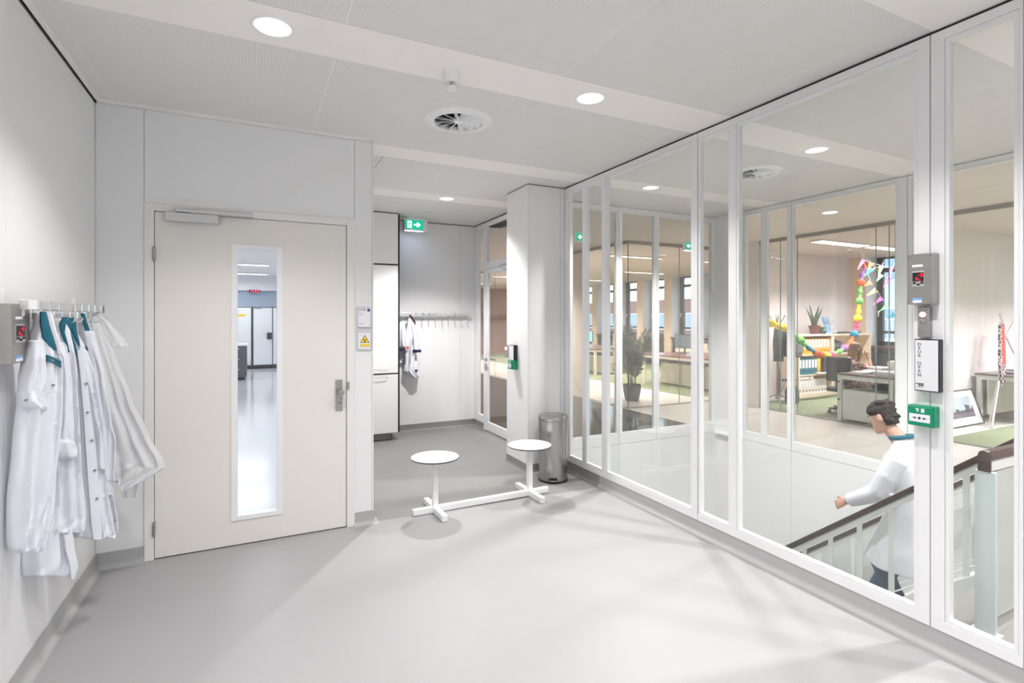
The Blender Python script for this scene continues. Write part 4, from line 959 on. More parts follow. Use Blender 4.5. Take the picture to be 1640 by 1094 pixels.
e = empty('landing_railing', (3.33, 1.32, 0), 'landing railing with a rounded brown handrail end and pale grey post', 'railing')
def hp(z0): return [(-.026, z0), (.026, z0), (.026, .908), (.018, .926), (0, .932), (-.018, .926), (-.026, .908)]
obj('handrail', B().prism(hp(.882), (3.333, 1.32, 0), Y, Z, X, 0, .947), M_WOODR, e, bevel=.003)
obj('rail_end', B().prism(hp(.825), (3.315, 1.32, 0), Y, Z, X, 0, .018), M_WOODR, e, bevel=.003, label='rounded brown rail end')
obj('support_bar', B().box(3.335, 4.28, 1.305, 1.335, .825, .881), M_RAILW, e)
obj('post', B().box(3.325, 3.352, 1.278, 1.362, .0, .825), M_POST, e, bevel=.002)
obj('infill_panel', B().box(3.36, 4.27, 1.314, 1.326, .06, .815), mat('sea_grey_frosted_glass', (.60, .63, .60), .3, alpha=.75), e)
obj('foot_plate', B().box(3.31, 3.37, 1.26, 1.38, .0, .008), M_RAILW, e)

# ------------------------------------------------------------------ people
def head(b, c, fwd, up, s=1.0):
    c = Vector(c); f = Vector(fwd).normalized(); u = Vector(up); u = (u - f * u.dot(f)).normalized(); r = f.cross(u)
    L = lambda x, y, z: c + (r * x + f * y + u * z) * s
    rs = []
    for h, hw, yf, yb_ in ((-.114, .018, .074, .040), (-.104, .034, .086, .01), (-.085, .046, .088, -.02), (-.06, .056, .087, -.055), (-.03, .065, .085, -.08), (0, .072, .084, -.094), (.035, .075, .087, -.10), (.07, .070, .078, -.094), (.096, .054, .052, -.072), (.112, .026, .018, -.036), (.116, .006, -.004, -.014)):
        cy_ = (yf + yb_) / 2; ry = (yf - yb_) / 2
        rs.append([L(hw * cos(2 * pi * k / 20), cy_ + ry * sin(2 * pi * k / 20), h) for k in range(20)])
    b.rings(rs)
    b.rings([[L(x_ * wd_, y_, z_ + zz) for x_, zz in ((-1, 0), (0, .004), (1, 0), (0, -.004))] for wd_, y_, z_ in ((.008, .078, .03), (.010, .098, .005), (.014, .112, -.018), (.013, .105, -.03), (.006, .08, -.036))])
    for sx in (-1, 1): b.loft([(L(sx * .068, -.012, 0), f * .018 * s, u * .028 * s), (L(sx * .082, -.016, .002), f * .020 * s, u * .032 * s), (L(sx * .086, -.018, .003), f * .014 * s, u * .024 * s)], 12)
    b.loft([(L(-.02, .078, -.062), f * .010 * s, u * .006 * s), (L(0, .088, -.060), f * .010 * s, u * .010 * s), (L(.02, .078, -.062), f * .010 * s, u * .006 * s)], 10)
    return L
def eyes(L, parent, s=1.0):
    for sx in (-1, 1):
        o = obj('eye', B().ball(L(sx * .031, .076, .012), .012 * s, .012 * s, .010 * s, 10, 7), M_CARD, parent, smooth=True)
        obj('iris', B().ball(L(sx * .031, .086, .012), .005 * s, .005 * s, .005 * s, 8, 5), M_INK, o, smooth=True)
        obj('eyebrow', B().tube([L(sx * .016, .086, .032), L(sx * .032, .086, .037), L(sx * .050, .074, .032)], .004 * s, 6), M_HAIRD, parent, smooth=True)
def limb(b, pts, rad, n=14): return b.tube(pts, rad, n)
def hand(b, wr, d, side, s=1.0, curl=.5):
    """palm and five fingers from the wrist along d; side points to the thumb"""
    wr = Vector(wr); d = Vector(d).normalized(); sd = Vector(side); sd = (sd - d * sd.dot(d)).normalized(); nn = d.cross(sd)
    b.loft([(wr - d * .03, sd * .026, nn * .019), (wr, sd * .027, nn * .018), (wr + d * .03 * s, sd * .036, nn * .016), (wr + d * .07 * s, sd * .041, nn * .014), (wr + d * .092 * s, sd * .039, nn * .011)], 14)
    for k, (off, ln) in enumerate(((.029, .070), (.010, .080), (-.010, .074), (-.028, .058))):
        p = wr + d * (.085 * s) + sd * off * s; q = [p - d * .02]; ang = .15; cur = p; q.append(cur)
        for seg in (.45, .32, .23):
            ang += curl * (.75 if seg < .45 else .5); dd = d * cos(ang) + nn * sin(ang) + sd * off * 1.2
            cur = cur + dd.normalized() * ln * seg * s; q.append(cur)
        b.tube(q, [.0095, .0092, .0086, .0078, .0062], 8)
    p = wr + d * .025 * s + sd * .026 * s
    b.tube([p - sd * .012, p + sd * .014 + d * .012, p + sd * .028 * s + d * .036 * s + nn * .006, p + sd * .032 * s + d * .060 * s + nn * .014], [.014, .0125, .0105, .0078], 8)

# person walking down the stair
pe = empty('person', (4.75, 2.38, -.94), 'dark-haired person in a white lab coat and jeans walking down the stair', 'person')
b = B(); hf = Vector((-.12, 1, -.42)); hc = Vector((4.73, 2.565, .765))
Lh = head(b, hc, hf, (0, .42, 1), 1.04)
b.tube([(4.75, 2.38, .50), (4.75, 2.44, .60), (4.742, 2.505, .68), (4.738, 2.535, .73)], [.085, .062, .056, .055], 14)
b.loft([((4.75, 2.30, -.02), X * .15, Y * .10), ((4.75, 2.31, .15), X * .14, Y * .095), ((4.75, 2.34, .35), X * .16, Y * .10), ((4.75, 2.36, .48), X * .17, Y * .085), ((4.75, 2.38, .56), X * .09, Y * .06)], 18)
armL = [(4.57, 2.36, .50), (4.535, 2.42, .36), (4.53, 2.485, .20), (4.535, 2.62, .11), (4.55, 2.755, .035)]
armR = [(4.93, 2.36, .50), (4.97, 2.40, .34), (4.985, 2.45, .19), (4.98, 2.58, .10), (4.97, 2.70, .03)]
limb(b, armL, [.05, .046, .04, .036, .029]); limb(b, armR, [.05, .046, .04, .036, .029])
hand(b, armL[-1], (.1, .84, -.55), (.3, .45, .85), 1.05, .45); hand(b, armR[-1], (-.05, .84, -.5), (-.3, .45, .85), 1.05, .45)
legB = [(4.66, 2.30, -.02), (4.66, 2.43, -.22), (4.66, 2.535, -.43), (4.66, 2.46, -.60), (4.66, 2.37, -.735)]
legF = [(4.84, 2.30, -.02), (4.84, 2.44, -.25), (4.84, 2.55, -.49), (4.84, 2.66, -.72), (4.84, 2.68, -.99)]
limb(b, legB, [.085, .075, .055, .05, .038]); limb(b, legF, [.085, .075, .055, .05, .038])
body = obj('body', b, M_SKIN, pe, smooth=True, remesh=.006, smoothit=2); eyes(Lh, pe, 1.04)
rng = random.Random(5); b = B()
b.loft([(Lh(0, -.012, .03), (Lh(.082, 0, 0) - Lh(0, 0, 0)), (Lh(0, .092, 0) - Lh(0, 0, 0))), (Lh(0, -.018, .075), Lh(.088, 0, 0) - Lh(0, 0, 0), Lh(0, .10, 0) - Lh(0, 0, 0)), (Lh(0, -.02, .115), Lh(.07, 0, 0) - Lh(0, 0, 0), Lh(0, .085, 0) - Lh(0, 0, 0)), (Lh(0, -.02, .137), Lh(.03, 0, 0) - Lh(0, 0, 0), Lh(0, .04, 0) - Lh(0, 0, 0))], 20)
b.loft([(Lh(0, -.055, -.065), Lh(.06, 0, 0) - Lh(0, 0, 0), Lh(0, .045, 0) - Lh(0, 0, 0)), (Lh(0, -.055, 0), Lh(.077, 0, 0) - Lh(0, 0, 0), Lh(0, .055, 0) - Lh(0, 0, 0)), (Lh(0, -.04, .07), Lh(.08, 0, 0) - Lh(0, 0, 0), Lh(0, .07, 0) - Lh(0, 0, 0))], 18)
for k in range(150):
    a = rng.uniform(0, 2 * pi); h = rng.uniform(0, 1); rr = math.sqrt(max(0, 1 - h * h)); yy = -.02 + .102 * rr * sin(a)
    zz = .055 + .085 * h if yy > -.03 else rng.uniform(-.06, .14); x_ = .088 * rr * cos(a)
    if zz < .05: x_ *= .9
    b.ball(Lh(x_ * .95, yy * .96, zz * .96), .016, .016, .014, 7, 5)
obj('hair', b, M_HAIRD, pe, smooth=True, remesh=.006, smoothit=3)
# trousers and shoes
b = B(); limb(b, legB, [.105, .095, .078, .068, .062]); limb(b, legF, [.105, .095, .078, .068, .060]); b.loft([((4.75, 2.29, .06), X * .165, Y * .115), ((4.75, 2.30, -.08), X * .18, Y * .125)], 16)
obj('trousers', b, M_JEANS, pe, smooth=True, remesh=.009, smoothit=2)
for c, t in (((4.66, 2.35, -.755), .0), ((4.84, 2.70, -1.025), 0)):
    c = Vector(c); obj('shoe', B().loft([(c + Vector((0, -.06, .02)), X * .03, Z * .045), (c + Vector((0, -.01, .03)), X * .042, Z * .06), (c + Vector((0, .09, .0)), X * .045, Z * .038), (c + Vector((0, .17, -.01)), X * .04, Z * .026), (c + Vector((0, .20, -.015)), X * .02, Z * .014)], 14), M_SHOE, pe, smooth=True)
# lab coat
b = B()
rows_ = [((4.75, 2.41, .625), .075, .070), ((4.75, 2.385, .585), .125, .085), ((4.75, 2.365, .535), .20, .115), ((4.75, 2.35, .42), .215, .150), ((4.75, 2.335, .25), .20, .155), ((4.75, 2.33, .08), .205, .165), ((4.75, 2.355, -.10), .22, .21), ((4.75, 2.38, -.27), .24, .25), ((4.75, 2.40, -.415), .25, .275)]
rs = []
for i, (c, ux, vy) in enumerate(rows_):
    g = max(0, i - 3) / 6
    rs.append([Vector(c) + X * (ux * cos(2 * pi * k / 40) * (1 + .06 * g * sin(7 * 2 * pi * k / 40))) + Y * (vy * sin(2 * pi * k / 40) * (1 + .07 * g * sin(7 * 2 * pi * k / 40 + 1))) for k in range(40)])
b.rings(rs)
sl = lambda pts, r: b.tube(pts, r, 16)
sl([(4.62, 2.36, .52), (4.565, 2.37, .47), (4.535, 2.42, .34), (4.53, 2.488, .20), (4.53, 2.55, .155), (4.535, 2.63, .105), (4.55, 2.72, .055)], [.08, .088, .078, .074, .07, .062, .056])
sl([(4.88, 2.36, .52), (4.93, 2.37, .47), (4.965, 2.40, .34), (4.985, 2.455, .19), (4.98, 2.55, .12), (4.97, 2.66, .055)], [.08, .088, .078, .074, .064, .056])
for y_, z_, a in ((2.46, .26, .3), (2.47, .22, -.2), (2.40, .36, .5)): b.tube([(4.46, y_, z_), (4.53, y_ - .05 + a * .05, z_ - .02), (4.58, y_ - .09, z_ - .03 + a * .03)], [.012, .016, .010], 8)
obj('lab_coat', b, M_COAT, pe, smooth=True, remesh=.009, smoothit=2)
cn = [Vector((4.75 + .083 * cos(t), 2.425 + .075 * sin(t), .635 + .018 * sin(t + pi))) for t in [2 * pi * k / 24 for k in range(24)]]
obj('coat_collar', B().tube(cn, .016, 8, closed=True), M_TEAL, pe, smooth=True, label='teal coat collar')
obj('coat_placket', B().rings([[Vector((4.72, y_, z_)), Vector((4.78, y_, z_)), Vector((4.78, y_ - .012, z_)), Vector((4.72, y_ - .012, z_))] for y_, z_ in ((2.472, .56), (2.508, .42), (2.498, .25), (2.505, .08), (2.572, -.10), (2.637, -.27), (2.682, -.41))]), M_COAT, pe)

# ------------------------------------------------------------------ office partitions
XP = 8.13
def glasswall(name, along, c, joints, solid=()):
    e = empty(name, (c, joints[0], 0) if along == 'y' else (joints[0], c, 0), kind=S)
    def bx(u0, u1, w0, w1, a0, a1): return B().box(w0, w1, u0, u1, a0, a1) if along == 'y' else B().box(u0, u1, w0, w1, a0, a1)
    obj('top_rail', bx(joints[0], joints[-1], c - .02, c + .02, 2.945, 2.999), M_STEELD, e)
    obj('floor_rail', bx(joints[0], joints[-1], c - .012, c + .012, .001, .016), M_STEELD, e)
    for i in range(len(joints) - 1):
        a, b_ = joints[i], joints[i + 1]
        if i in solid: obj('solid_panel', bx(a + .004, b_ - .004, c - .02, c + .02, .016, 2.945), M_OWALLC, e); continue
        obj('glass_pane', bx(a + .005, b_ - .005, c - .005, c + .005, .016, 2.945), M_GLASSL, e)
    for u in joints: obj('glass_joint', bx(u - .0055, u + .0055, c - .0055, c + .0055, .016, 2.945), M_GEDGE, e)
glasswall('window_office', 'x', 7.43, [5.95, 7.16, 8.08])
glasswall('window_passage', 'y', 5.95, [7.43, 8.75, 10.9, 13.2, 15.5, 18, 21.9], (1,))
jy = lambda px: P(px, 500, x=XP).y
glasswall('window_room', 'y', XP, [1.2, 2.4, jy(1455), jy(1424), jy(1403), jy(1277), jy(1250), 6.45])
obj('wall_room_corner', B().box(8.08, 8.18, 6.45, 7.4, 0, 3.0), M_OWALL, kind=S)
obj('wall_room_back', B().box(8.08, 12.4, 7.38, 7.48, 0, 3.0), M_OWALL, kind=S)
obj('wall_room_divider', B().box(8.18, 12.4, 4.2, 4.27, 0, 3.0), M_OWALL, kind=S)
obj('baseboard_room', B().box(8.2, 12.4, 4.188, 4.2, 0, .08), M_BASE, kind=S)
obj('wall_corridor_end', B().box(5.79, 13.2, -1.15, -1.05, 0, 3.2), M_OWALL, kind=S)
obj('wall_office_end', B().box(2.95, 13.2, 22.0, 22.15, 0, 3.2), M_WOODW, kind=S)
obj('wall_passage_left', B().box(2.95, 3.05, 7.4, 22, 0, 3.2), M_OWALL, kind=S)

# window wall of the offices: piers, frames, panes
XW = 12.4
piers = [(-1.1, 0), (1.4, 1.74), (2.8, 3.14), (4.1, 4.4), (5.5, 5.84), (7.06, 7.5)] + [(9.01 + 1.41 * k, 9.35 + 1.41 * k) for k in range(0, 9)] + [(21.7, 22.2)]
ww = obj('wall_window_side', B().box(XW + .3, XW + .5, -1.1, 22.2, 0, 1.0), M_OWALL, kind=S)
for a, b_ in piers:
    obj('pier', B().box(XW, XW + .02, a, b_, 0, 3.0), M_PIER, ww); obj('window_reveal', B().box(XW + .02, XW + .5, a, b_, 0, 3.0), M_REVEAL, ww)
for i in range(len(piers) - 1):
    a, b_ = piers[i][1], piers[i + 1][0]
    e = empty('window_%d' % (20 + i), (XW + .42, (a + b_) / 2, 1.0), kind=S)
    fr = B().box(XW + .38, XW + .46, a, a + .10, 1.0, 3.0).box(XW + .38, XW + .46, b_ - .14, b_, 1.0, 3.0).box(XW + .38, XW + .46, a, b_, 1.0, 1.09).box(XW + .38, XW + .46, a, b_, 2.66, 2.75).box(XW + .38, XW + .46, a, b_, 2.96, 3.0).box(XW + .38, XW + .46, a, b_, 1.27, 1.33)
    obj('window_frame', fr, M_WFRAME, e)
    obj('glass_pane', B().box(XW + .415, XW + .423, a + .1, b_ - .14, 1.09, 2.96), M_GLASSL, e)
    obj('window_sill', B().box(XW - .06, XW + .4, a, b_, .965, 1.0), M_DESKT, e)
    obj('window_handle', B().box(XW + .34, XW + .38, b_ - .085, b_ - .055, 1.75, 1.79).box(XW + .335, XW + .35, b_ - .082, b_ - .058, 1.66, 1.79), M_WHITE, e)
    obj('radiator_panel', B().box(XW + .05, XW + .3, a + .02, b_ - .02, .1, .85), M_DARK, e)
obj('ground', B().box(12.9, 70, -40, 70, -4.0, -3.8), mat('grey_asphalt', (.20, .20, .21), .9), kind=S)
def facade(name, x, y0, y1, z1, m, label, ny, nz):
    e = empty(name, (x, (y0 + y1) / 2, -3.8), label, 'building')
    obj('wall', B().box(x, x + 4, y0, y1, -3.8, z1), m, e)
    dy = (y1 - y0) / ny
    for j in range(nz):
        for i in range(ny):
            yy = y0 + dy * (i + .25); zz = -2.6 + 3.1 * j
            f = obj('window_frame', B().box(x - .05, x, yy, yy + dy * .5, zz, zz + 1.7), M_WHITE, e)
            obj('window_pane', B().box(x - .07, x - .04, yy + .08, yy + dy * .5 - .08, zz + .08, zz + 1.62), mat('dark_window_glass', (.30, .40, .52), .1), f)
facade('brick_building', 38, 22, 66, 3.6, M_BRICK, 'low red brick building across the street beyond the office windows', 10, 2)
facade('pale_building', 30, 2, 21, 12, M_PALE, 'pale blue-white building seen through the window beside the paper flags', 5, 5)
e = empty('balcony_fence', (22, 11.5, 0), 'white bar fence outside the window with the paper flags', 'fence')
obj('top_rail', B().box(22, 22.04, 8.5, 14.5, 1.58, 1.63), M_WHITE, e); obj('bottom_rail', B().box(22, 22.04, 8.5, 14.5, .60, .65), M_WHITE, e)
pk = None
for k in range(40):
    if pk is None: pk = obj('picket', B().box(22.0, 22.03, 8.55, 8.60, .65, 1.58), M_WHITE, e)
    else: inst(pk, (0, .15 * k, 0), e)
obj('fence_slab', B().box(21.9, 29, 8.3, 14.7, .3, .6), M_PALE, e)

# office ceiling fixtures
def tubelamp(x, y, label, group, n=1):
    e = empty('ceiling_tube_light', (x, y, 3.0), label, 'ceiling light', group)
    for k in range(n):
        o = (k - (n - 1) / 2) * .13
        obj('housing', B().box(x - .72, x + .72, y + o - .055, y + o + .055, 2.972, 2.999), M_WHITE, e)
        obj('tube', B().box(x - .70, x + .70, y + o - .035, y + o + .035, 2.966, 2.972), M_LAMPW, e)
for i, (x, y) in enumerate(((7.6, 9.2), (10.4, 9.2), (7.6, 12.2), (10.4, 12.2), (7.6, 15.4), (10.4, 15.4), (7.6, 18.8), (10.4, 18.8))):
    tubelamp(x, y, 'slim line light in the open office ceiling, %s row back, %s' % (('first', 'second', 'third', 'fourth')[i // 2], 'window side' if i % 2 else 'passage side'), 'open office line lights')
for i, (x, y) in enumerate(((9.6, 5.9), (11.2, 5.9))): tubelamp(x, y, ('twin tube light in the small office ceiling, left of the paper garland', 'twin tube light in the small office ceiling near its window')[i], 'small office tube lights', 2)
for i, (x, y) in enumerate(((9.6, 2.2), (11.4, 2.2))): tubelamp(x, y, 'tube light in the nearer office ceiling behind the right pane, ' + ('by the glass' if i == 0 else 'by the window'), 'near office tube lights')
e = empty('ceiling_sensor', (10.6, 6.35, 3.0), 'small white sensor on the small office ceiling above the shelf', 'sensor')
obj('base', B().lathe([(.06, 0), (.06, -.02), (.05, -.03), (.03, -.05), (.001, -.055)], (10.6, 6.35, 3.0), 18), M_WHITE, e, smooth=True)
obj('sensor_eye', B().lathe([(.02, -.05), (.018, -.062), (.001, -.066)], (10.6, 6.35, 3.0), 12), M_DARK, e, smooth=True)

# ------------------------------------------------------------------ potted palm
PXc, PYc = 6.63, 8.16
e = empty('potted_palm', (PXc, PYc, 0), 'tall palm in a dark grey planter behind the end window', 'plant')
obj('planter', B().lathe([(.001, 0), (.115, 0), (.135, .02), (.172, .20), (.178, .315), (.166, .315), (.160, .22), (.001, .20)], (PXc, PYc, 0), 36), M_POT, e, smooth=True)
obj('soil', B().lathe([(.001, .24), (.162, .24), (.162, .27), (.001, .285)], (PXc, PYc, 0), 24), mat('dark_soil', (.03, .022, .016), .95), e)
rng = random.Random(11)
for k in range(20):
    a = rng.uniform(0, 2 * pi); ln = rng.uniform(.85, 1.45) if k > 7 else rng.uniform(.45, .8); lean = rng.uniform(.12, .42) * (1.0 if k > 7 else 1.4)
    base = Vector((PXc + .07 * cos(a + 1), PYc + .07 * sin(a + 1), .26)); dr = Vector((cos(a), sin(a), 0)); pts = []
    for i in range(9):
        t = i / 8; pts.append(base + Z * (ln * (t - .22 * t ** 3 * (lean / .3))) + dr * (lean * ln * (t ** 1.9) * .95))
    fr = obj('frond_stalk', B().tube(pts, .008, 6, .0025), M_LEAFL, e, smooth=True)
    lb = B(); sd = Vector((-dr.y, dr.x, 0))
    for i in range(16, 40):
        t = i / 40; f_ = t * 8; i0 = min(int(f_), 7); p = pts[i0].lerp(pts[i0 + 1], f_ - i0); tg_ = (pts[i0 + 1] - pts[i0]).normalized()
        ll = .26 * (1.05 - abs(t - .7) * 1.1) * (.8 + .4 * rng.random())
        for sx in (-1, 1):
            d_ = (sd * sx * .75 + tg_ * .85 + Z * rng.uniform(-.15, .1)).normalized(); tip = p + d_ * ll - Z * ll * .22; md = p + d_ * ll * .5
            wv = tg_.cross(d_).cross(d_).normalized() * .0085; up_ = d_.cross(wv).normalized() * .0012
            lb.add([p, md + wv, tip, md - wv, md + up_ * 2], [(0, 1, 4), (1, 2, 4), (2, 3, 4), (3, 0, 4)])
    obj('leaflets', lb, M_LEAF, fr)

# ------------------------------------------------------------------ open office desks
def desk_row(x, y0, y1, label):
    e = empty('office_desk', (x + .8, (y0 + y1) / 2, 0), label, 'desk', 'open office desks')
    obj('desk_top', B().box(x, x + 1.6, y0, y1, .722, .75), M_DESKT, e, bevel=.003)
    obj('desk_frame', B().box(x + .02, x + 1.58, y0 + .02, y0 + .06, .66, .722).box(x + .02, x + 1.58, y1 - .06, y1 - .02, .66, .722).box(x + .02, x + .06, y0 + .06, y1 - .06, .66, .722).box(x + 1.54, x + 1.58, y0 + .06, y1 - .06, .66, .722), M_CABC, e)
    for lx in (x + .02, x + 1.52):
        for ly in (y0 + .02, y1 - .08): obj('leg', B().box(lx, lx + .06, ly, ly + .06, .007, .66), M_CABC, e)
    n = 3; dy = (y1 - y0 - .3) / n
    obj('cable_tray', B().box(x + .45, x + .7, y0 + .2, y1 - .2, .56, .62), M_DARK, e)
    for k in range(n):
        a = y0 + .1 + dy * k
        c = obj('cabinet', B().box(x + .42, x + .85, a, a + dy - .03, .03, .54), M_CABC, e, bevel=.004)
        obj('cabinet_front', B().box(x + .405, x + .42, a + .01, a + dy - .04, .05, .53), M_CABC, c)
    return e
dk_ = desk_row(8.58, 7.75, 10.2, 'cherry-topped desk row with cream cabinets behind the palm')
copy_tree(dk_, (9.38, 13.4, 0), label='cherry-topped desk row farther back, seen through the second narrow pane')
def monitor(x, y, z, rz, label, lit):
    e = empty('monitor', (x, y, z), label, 'monitor', 'office monitors')
    obj('foot', B().box(x - .08, x + .08, y - .11, y + .11, z, z + .012), M_BLACK, e); obj('neck', B().box(x + .02, x + .045, y - .02, y + .02, z + .012, z + .2), M_BLACK, e)
    obj('case', B().box(x, x + .03, y - .27, y + .27, z + .12, z + .47), M_BLACK, e, bevel=.004)
    obj('screen', B().box(x - .002, x, y - .255, y + .255, z + .135, z + .455), lit, e)
    e.rotation_euler = (0, 0, rz); return e
monitor(9.55, 9.75, .75, .25, 'grey-blue monitor on the cherry desk just right of the palm', mat('dim_screen', (.16, .22, .26), .2))
monitor(9.55, 8.75, .75, -.1, 'grey-blue monitor on the cherry desk behind the white stile', mat('dim_screen', (.16, .22, .26), .2))
monitor(9.45, 13.9, .75, .3, 'monitor with a bright cyan screen on the farther desk', M_SCREEN)
def office_chair(x, y, rz, label, group='office chairs', sh=.46):
    e = empty('office_chair', (x, y, 0.006), label, 'chair', group); z = .006
    for k in range(5):
        a = 2 * pi * k / 5
        f = obj('foot', B().obox((x, y, z + .06), (cos(a), sin(a), 0), (-sin(a), cos(a), 0), Z, .03, .29, -.018, .018, 0, .03), M_DARK, e)
        obj('castor', B().lathe([(.026, -.014), (.026, .014)], (x + .28 * cos(a), y + .28 * sin(a), z + .028), 12, 'x'), M_BLACK, f)
    obj('pole', B().lathe([(.028, z + .06), (.028, z + sh - .08)], (x, y, 0), 14), M_DARK, e)
    obj('seat', B().box(x - .23, x + .23, y - .23, y + .23, z + sh - .08, z + sh), M_DARK, e, bevel=.03)
    obj('backrest', B().box(x - .26, x - .22, y - .21, y + .21, z + sh + .10, z + sh + .52), M_DARK, e, bevel=.02)
    obj('back_bar', B().box(x - .27, x - .25, y - .03, y + .03, z + sh - .07, z + sh + .3), M_BLACK, e)
    e.rotation_euler = (0, 0, rz); return e
office_chair(10.75, 9.35, 3.0, 'dark office chair at the cherry desk, right of the palm')
office_chair(10.75, 8.35, 3.3, 'dark office chair at the cherry desk, farther right')
office_chair(10.75, 13.6, 3.0, 'dark office chair at the farther cherry desk')
e = empty('sideboard', (11.6, 10.2, 0), 'low cream sideboard with a cherry top below the office windows', 'cabinet')
obj('carcass', B().box(11.4, 11.85, 8.4, 12.0, .007, .92), M_CABC, e); obj('top', B().box(11.38, 11.87, 8.38, 12.02, .92, .95), M_DESKT, e)
for k in range(4): obj('door', B().box(11.385, 11.4, 8.42 + .9 * k, 9.28 + .9 * k, .05, .9), M_CABC, e, bevel=.004)

# ------------------------------------------------------------------ small office: shelf, binders
SY0, SY1 = 6.86, 7.26
def shelf_unit(x0, x1, label):
    e = empty('shelf_unit', ((x0 + x1) / 2, SY0, 0), label, 'shelf', 'maple shelf units')
    for xa in (x0, x1 - .04): obj('side', B().box(xa, xa + .04, SY0, SY1, .007, 1.25), M_SHELF, e)
    obj('back', B().box(x0 + .04, x1 - .04, SY1 - .015, SY1, .06, 1.25), M_SHELF, e)
    obj('top', B().box(x0 - .005, x1 + .005, SY0 - .01, SY1, 1.25, 1.285), M_SHELF, e)
    for z in (.05, .44, .85): obj('shelf_board', B().box(x0 + .04, x1 - .04, SY0 + .01, SY1 - .015, z, z + .025), M_SHELF, e)
    obj('plinth', B().box(x0 + .02, x1 - .02, SY0 + .01, SY1 - .02, .007, .05), M_SHELF, e); return e
SX0 = P(1279, 560, y=SY0).x; SX1 = P(1334, 560, y=SY0).x; SX2 = P(1395, 560, y=SY0).x
shelf_unit(SX0, SX1, 'maple shelf full of binders at the left of the small office')
sh2 = shelf_unit(SX1 + .005, SX2, 'maple shelf behind the seated person, mostly dark inside')
BN = {}
def binder(x, z, colour, spine, wd_, hh, label, group):
    key = (colour.name, spine.name, wd_, hh)
    if key not in BN:
        e = empty('ring_binder', (x, SY0 + .03, z), label, 'binder', group)
        obj('cover', B().box(x, x + wd_ - .004, SY0 + .03, SY0 + .31, z, z + hh), colour, e, bevel=.003)
        obj('spine_label', B().box(x + .012, x + wd_ - .016, SY0 + .0285, SY0 + .031, z + hh * .42, z + hh - .02), spine, e)
        obj('finger_hole', B().lathe([(.016, 0), (.016, -.004), (.010, -.004)], (x + wd_ / 2 - .002, SY0 + .0305, z + hh * .22), 12, 'y'), M_INK, e)
        BN[key] = e; return e
    return copy_tree(BN[key], (x, SY0 + .03, z), label=label, group=group)
M_BTEAL = mat('teal_binder', (.01, .16, .22), .5); M_BOR = mat('amber_binder', (.86, .45, .03), .5); M_BWH = mat('cream_binder', (.82, .76, .70), .5)
wsh = SX1 - SX0 - .08; nb = 10; bw = wsh / (nb + .3)
ORD = ['first', 'second', 'third', 'fourth', 'fifth', 'sixth', 'seventh', 'eighth', 'ninth', 'tenth']
for k in range(nb): binder(SX0 + .045 + bw * k, .875, M_BOR, M_CARD, round(bw, 4), .32, 'amber binder with pale spine label, %s from the left on the top shelf' % ORD[k], 'amber binders on the top shelf')
for k in range(6): binder(SX0 + .045 + bw * k, .465, M_BTEAL, M_CARD, round(bw, 4), .32, 'teal binder with white spine label, %s from the left on the middle shelf' % ORD[k], 'teal binders on the middle shelf')
binder(SX0 + .05 + bw * 6, .465, M_BOR, M_YELD, round(bw, 4), .32, 'amber binder standing right of the teal binders', 'middle shelf binders')
binder(SX0 + .06 + bw * 8, .465, M_DARK, M_DARK, round(bw, 4), .30, 'black binder at the right end of the middle shelf', 'middle shelf binders')
for k in range(9): binder(SX0 + .045 + bw * k, .075, M_BWH, M_CARD, round(bw, 4), .29, 'cream binder, %s from the left on the bottom shelf' % ORD[k], 'cream binders on the bottom shelf')
e = empty('lying_binder', (SX0 + .30, SY0 + .03, .366), 'cream binder lying flat on top of the bottom row', 'binder')
obj('cover', B().box(SX0 + .06, SX0 + .50, SY0 + .02, SY0 + .30, .366, .428), M_BWH, e, bevel=.003); obj('finger_hole', B().lathe([(.014, 0), (.014, -.004)], (SX0 + .38, SY0 + .02, .397), 12, 'y'), M_INK, e)
e = empty('flat_folder', (SX0 + .78, SY0, .466), 'grey folder lying on the middle shelf in front of the binders', 'folder')
obj('lower_cover', B().box(SX0 + .55, SX0 + 1.0, SY0 - .06, SY0 + .025, .466, .476), M_STEELD, e); obj('papers', B().box(SX0 + .56, SX0 + .99, SY0 - .055, SY0 + .025, .476, .492), M_PAPER, e)
for k in range(3):
    e = empty('box_file', (SX1 + .20 + .10 * k, SY0 + .1, .876), 'dark box file in the second shelf, %s from its left side' % ORD[k], 'box file', 'dark box files')
    obj('case', B().box(SX1 + .16 + .10 * k, SX1 + .25 + .10 * k, SY0 + .08, SY0 + .35, .876, 1.17 - .03 * k), M_DARK, e, bevel=.003); obj('spine_label', B().box(SX1 + .175 + .10 * k, SX1 + .235 + .10 * k, SY0 + .078, SY0 + .081, 1.0, 1.08), M_STEELD, e)
# on the shelf top
ax = P(1304, 530, y=7.05).x
e = empty('potted_aloe', (ax, 7.05, 1.285), 'spiky upright green plant in a dark red pot on the shelf', 'plant')
obj('pot', B().lathe([(.001, 0), (.075, 0), (.105, .15), (.112, .15), (.112, .18), (.098, .18), (.09, .14), (.001, .14)], (ax, 7.05, 1.285), 24), M_TERRA, e, smooth=True)
for k in range(8):
    a = 2 * pi * k / 8 + .3; l = (.34, .50, .38, .44, .30, .46, .36, .42)[k]; d_ = Vector((cos(a), sin(a), 0)); c = Vector((ax, 7.05, 1.42)) + d_ * .03; rs = []
    for t, wd_ in ((0, .030), (.3, .034), (.7, .022), (1, .003)):
        p = c + Z * l * t + d_ * (.15 * l * t + .18 * l * t * t); s_ = Vector((-d_.y, d_.x, 0))
        rs.append([p + s_ * wd_, p + d_ * wd_ * .35, p - s_ * wd_, p - d_ * wd_ * .35])
    obj('leaf', B().rings(rs), M_ALOE, e, smooth=True)
gx = P(1317, 530, y=7.0).x
